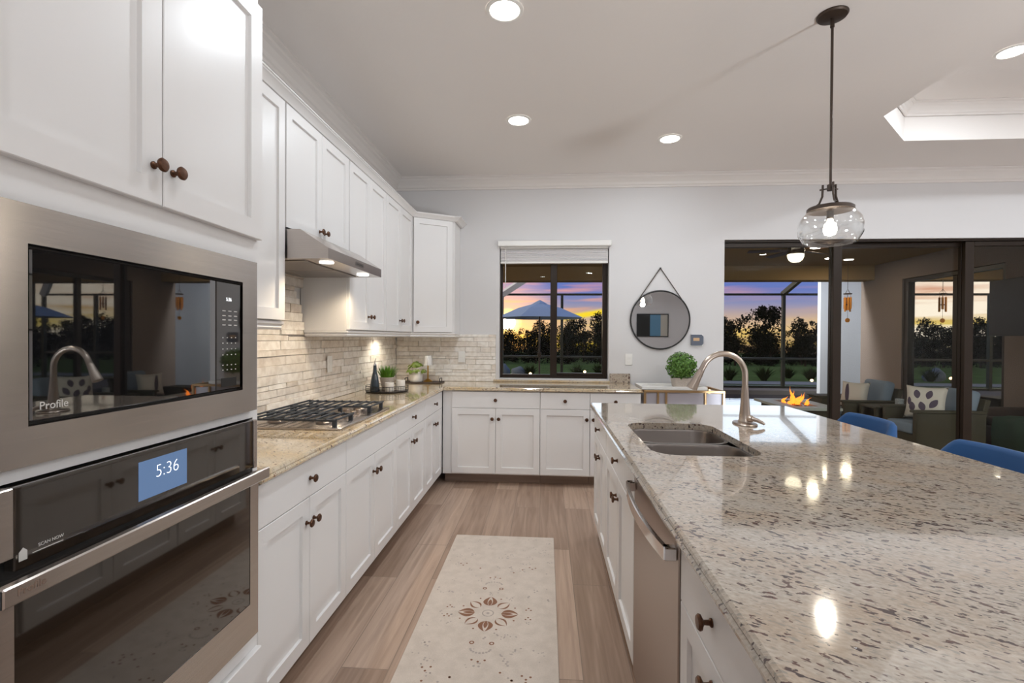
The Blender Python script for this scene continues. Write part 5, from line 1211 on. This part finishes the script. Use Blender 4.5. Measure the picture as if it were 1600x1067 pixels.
o = MB().sphere((6.9, 12.6, -.05), .13, .13, .06, 14, 8).lathe([(0, 0), (.05, 0), (.04, .1), (0, .12)], (6.9, 12.6, 0), n=12).build('pool_float', M_toy); tag(o, 'small teal chlorine float on the pool water', 'pool float')

# trees beyond the lawn
def tree_proto(kind, seed):
    rnd = random.Random(seed); m = MB()
    blobs = []
    if kind == 'dome':
        for k in range(26): a = rnd.random() * 6.283; r0 = rnd.random() ** .5; blobs.append((Vector((r0 * .62 * math.cos(a), r0 * .5 * math.sin(a), .84 - .26 * r0 * r0)), rnd.uniform(.10, .17), 1.0))
        for k in range(14): a = rnd.random() * 6.283; r0 = rnd.random() ** .5; blobs.append((Vector((r0 * .4 * math.cos(a), r0 * .4 * math.sin(a), rnd.uniform(.25, .6))), rnd.uniform(.12, .2), .6))
    elif kind == 'open':
        for k in range(22): a = rnd.random() * 6.283; r0 = rnd.random() ** .5 * .34; blobs.append((Vector((r0 * math.cos(a), r0 * math.sin(a), rnd.uniform(.30, .95))), rnd.uniform(.06, .12), .8))
        for k in range(10): a = rnd.random() * 6.283; r0 = rnd.random() ** .5 * .36; blobs.append((Vector((r0 * math.cos(a), r0 * math.sin(a), rnd.uniform(.06, .3))), rnd.uniform(.14, .2), .9))
    else:
        for k in range(30): a = rnd.random() * 6.283; zz = rnd.random(); r0 = rnd.random() ** .5 * .36 * (1.05 - zz * .8) + .02; blobs.append((Vector((r0 * math.cos(a), r0 * math.sin(a), .10 + .82 * zz)), rnd.uniform(.10, .17), 1.0))
    for c, r0, dn in blobs:
        for k in range(int(58 * dn)):
            n = Vector((rnd.gauss(0, 1), rnd.gauss(0, 1), rnd.gauss(0, 1))).normalized(); leaf(m, c + n * r0 * rnd.uniform(.5, 1.05), n + Vector((rnd.uniform(-1, 1), rnd.uniform(-1, 1), rnd.uniform(-1, 1))), rnd.uniform(.035, .065), .65, rnd)
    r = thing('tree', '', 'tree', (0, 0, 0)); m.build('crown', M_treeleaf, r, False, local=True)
    w = MB(); w.tube([(0, 0, -.02), (.01, 0, .25), (-.01, .01, .5), (.0, 0, .8)], [.03, .024, .018, .006], 7)
    for k in range(5): a = rnd.random() * 6.283; z = rnd.uniform(.3, .6); w.tube([(0, 0, z), (.15 * math.cos(a), .15 * math.sin(a), z + .14), (.28 * math.cos(a), .28 * math.sin(a), z + .24)], [.012, .008, .003], 5)
    w.build('trunk', M_bark, r, True, local=True); return r
protos = [tree_proto('bush', 1), tree_proto('open', 2), tree_proto('bush', 3), tree_proto('open', 5)]
dome = tree_proto('dome', 9)
dome.location = (24.55, 56, -1.0); dome.scale = (5.2, 5.2, 6.4); dome['label'] = 'broad dome-crowned tree rising above the treeline between the wall edge and the pillar'; dome['group'] = 'trees beyond the lawn'
LABS = ['dark dense bushy tree in the treeline beyond the lawn', 'open airy tree in the treeline letting the sunset through its crown'] * 2
rnd = random.Random(77); n_used = [0] * 4
def place_tree(k, x, y, h, w):
    o = protos[k] if n_used[k] == 0 else copy_tree(protos[k]); n_used[k] += 1
    z = -.77 - (y - 45) * .016
    o.location = (x, y, z); o.scale = (h * w, h * w, h); o.rotation_euler = (0, 0, rnd.random() * 6.28); o['label'] = LABS[k]; o['group'] = ['dense trees', 'airy trees'][k % 2] + ' in the treeline'; return o
x = -52.0; i_ = 0
while x < 46:
    y = (46.0, 49.6)[i_ % 2]; h = rnd.uniform(3.5, 4.5); i_ += 1
    if -6.2 < x < -1.6: h = rnd.uniform(2.9, 3.3)
    if 3.2 < x < 6: h = rnd.uniform(4.3, 4.8)
    place_tree(rnd.choice((0, 1, 1, 2, 3)), x, y, h, min(1.0, 2.7 / (.74 * h))); x += rnd.uniform(1.62, 1.9)
x = -50.0; i_ = 0
while x < 48:
    h = rnd.uniform(2.2, 2.8); place_tree(rnd.choice((0, 2)), x, (41.6, 38.8)[i_ % 2], h, min(1.25, 2.3 / (.74 * h))); i_ += 1; x += rnd.uniform(1.36, 1.6)
x = -40.0
while x < 46:
    if not (-8.5 < x < -2.0) and not (21.0 < x < 28.0): h = rnd.uniform(4.0, 4.7); place_tree(rnd.choice((0, 2)), x, 53.4, h, min(1.0, 2.7 / (.74 * h)))
    x += rnd.uniform(3.2, 3.35)
x = -30.0
while x < 40:
    h = rnd.uniform(1.9, 2.4); place_tree(rnd.choice((0, 2)), x, 36.0, h, min(1.3, 2.0 / (.74 * h))); x += rnd.uniform(2.35, 2.5)
# a few trees to the west, reflected in the wing's door
for (x, y, h, k) in ((-16, 24, 5.2, 1), (-21, 27, 6.0, 3), (-12, 21, 4.4, 3), (-26, 24, 5.0, 0)):
    o = place_tree(k, x, y, h, .9); o['label'] = 'tree standing west of the pool, seen reflected in the lanai side door'; o['group'] = 'trees west of the pool'
S.view_layers[0].update()
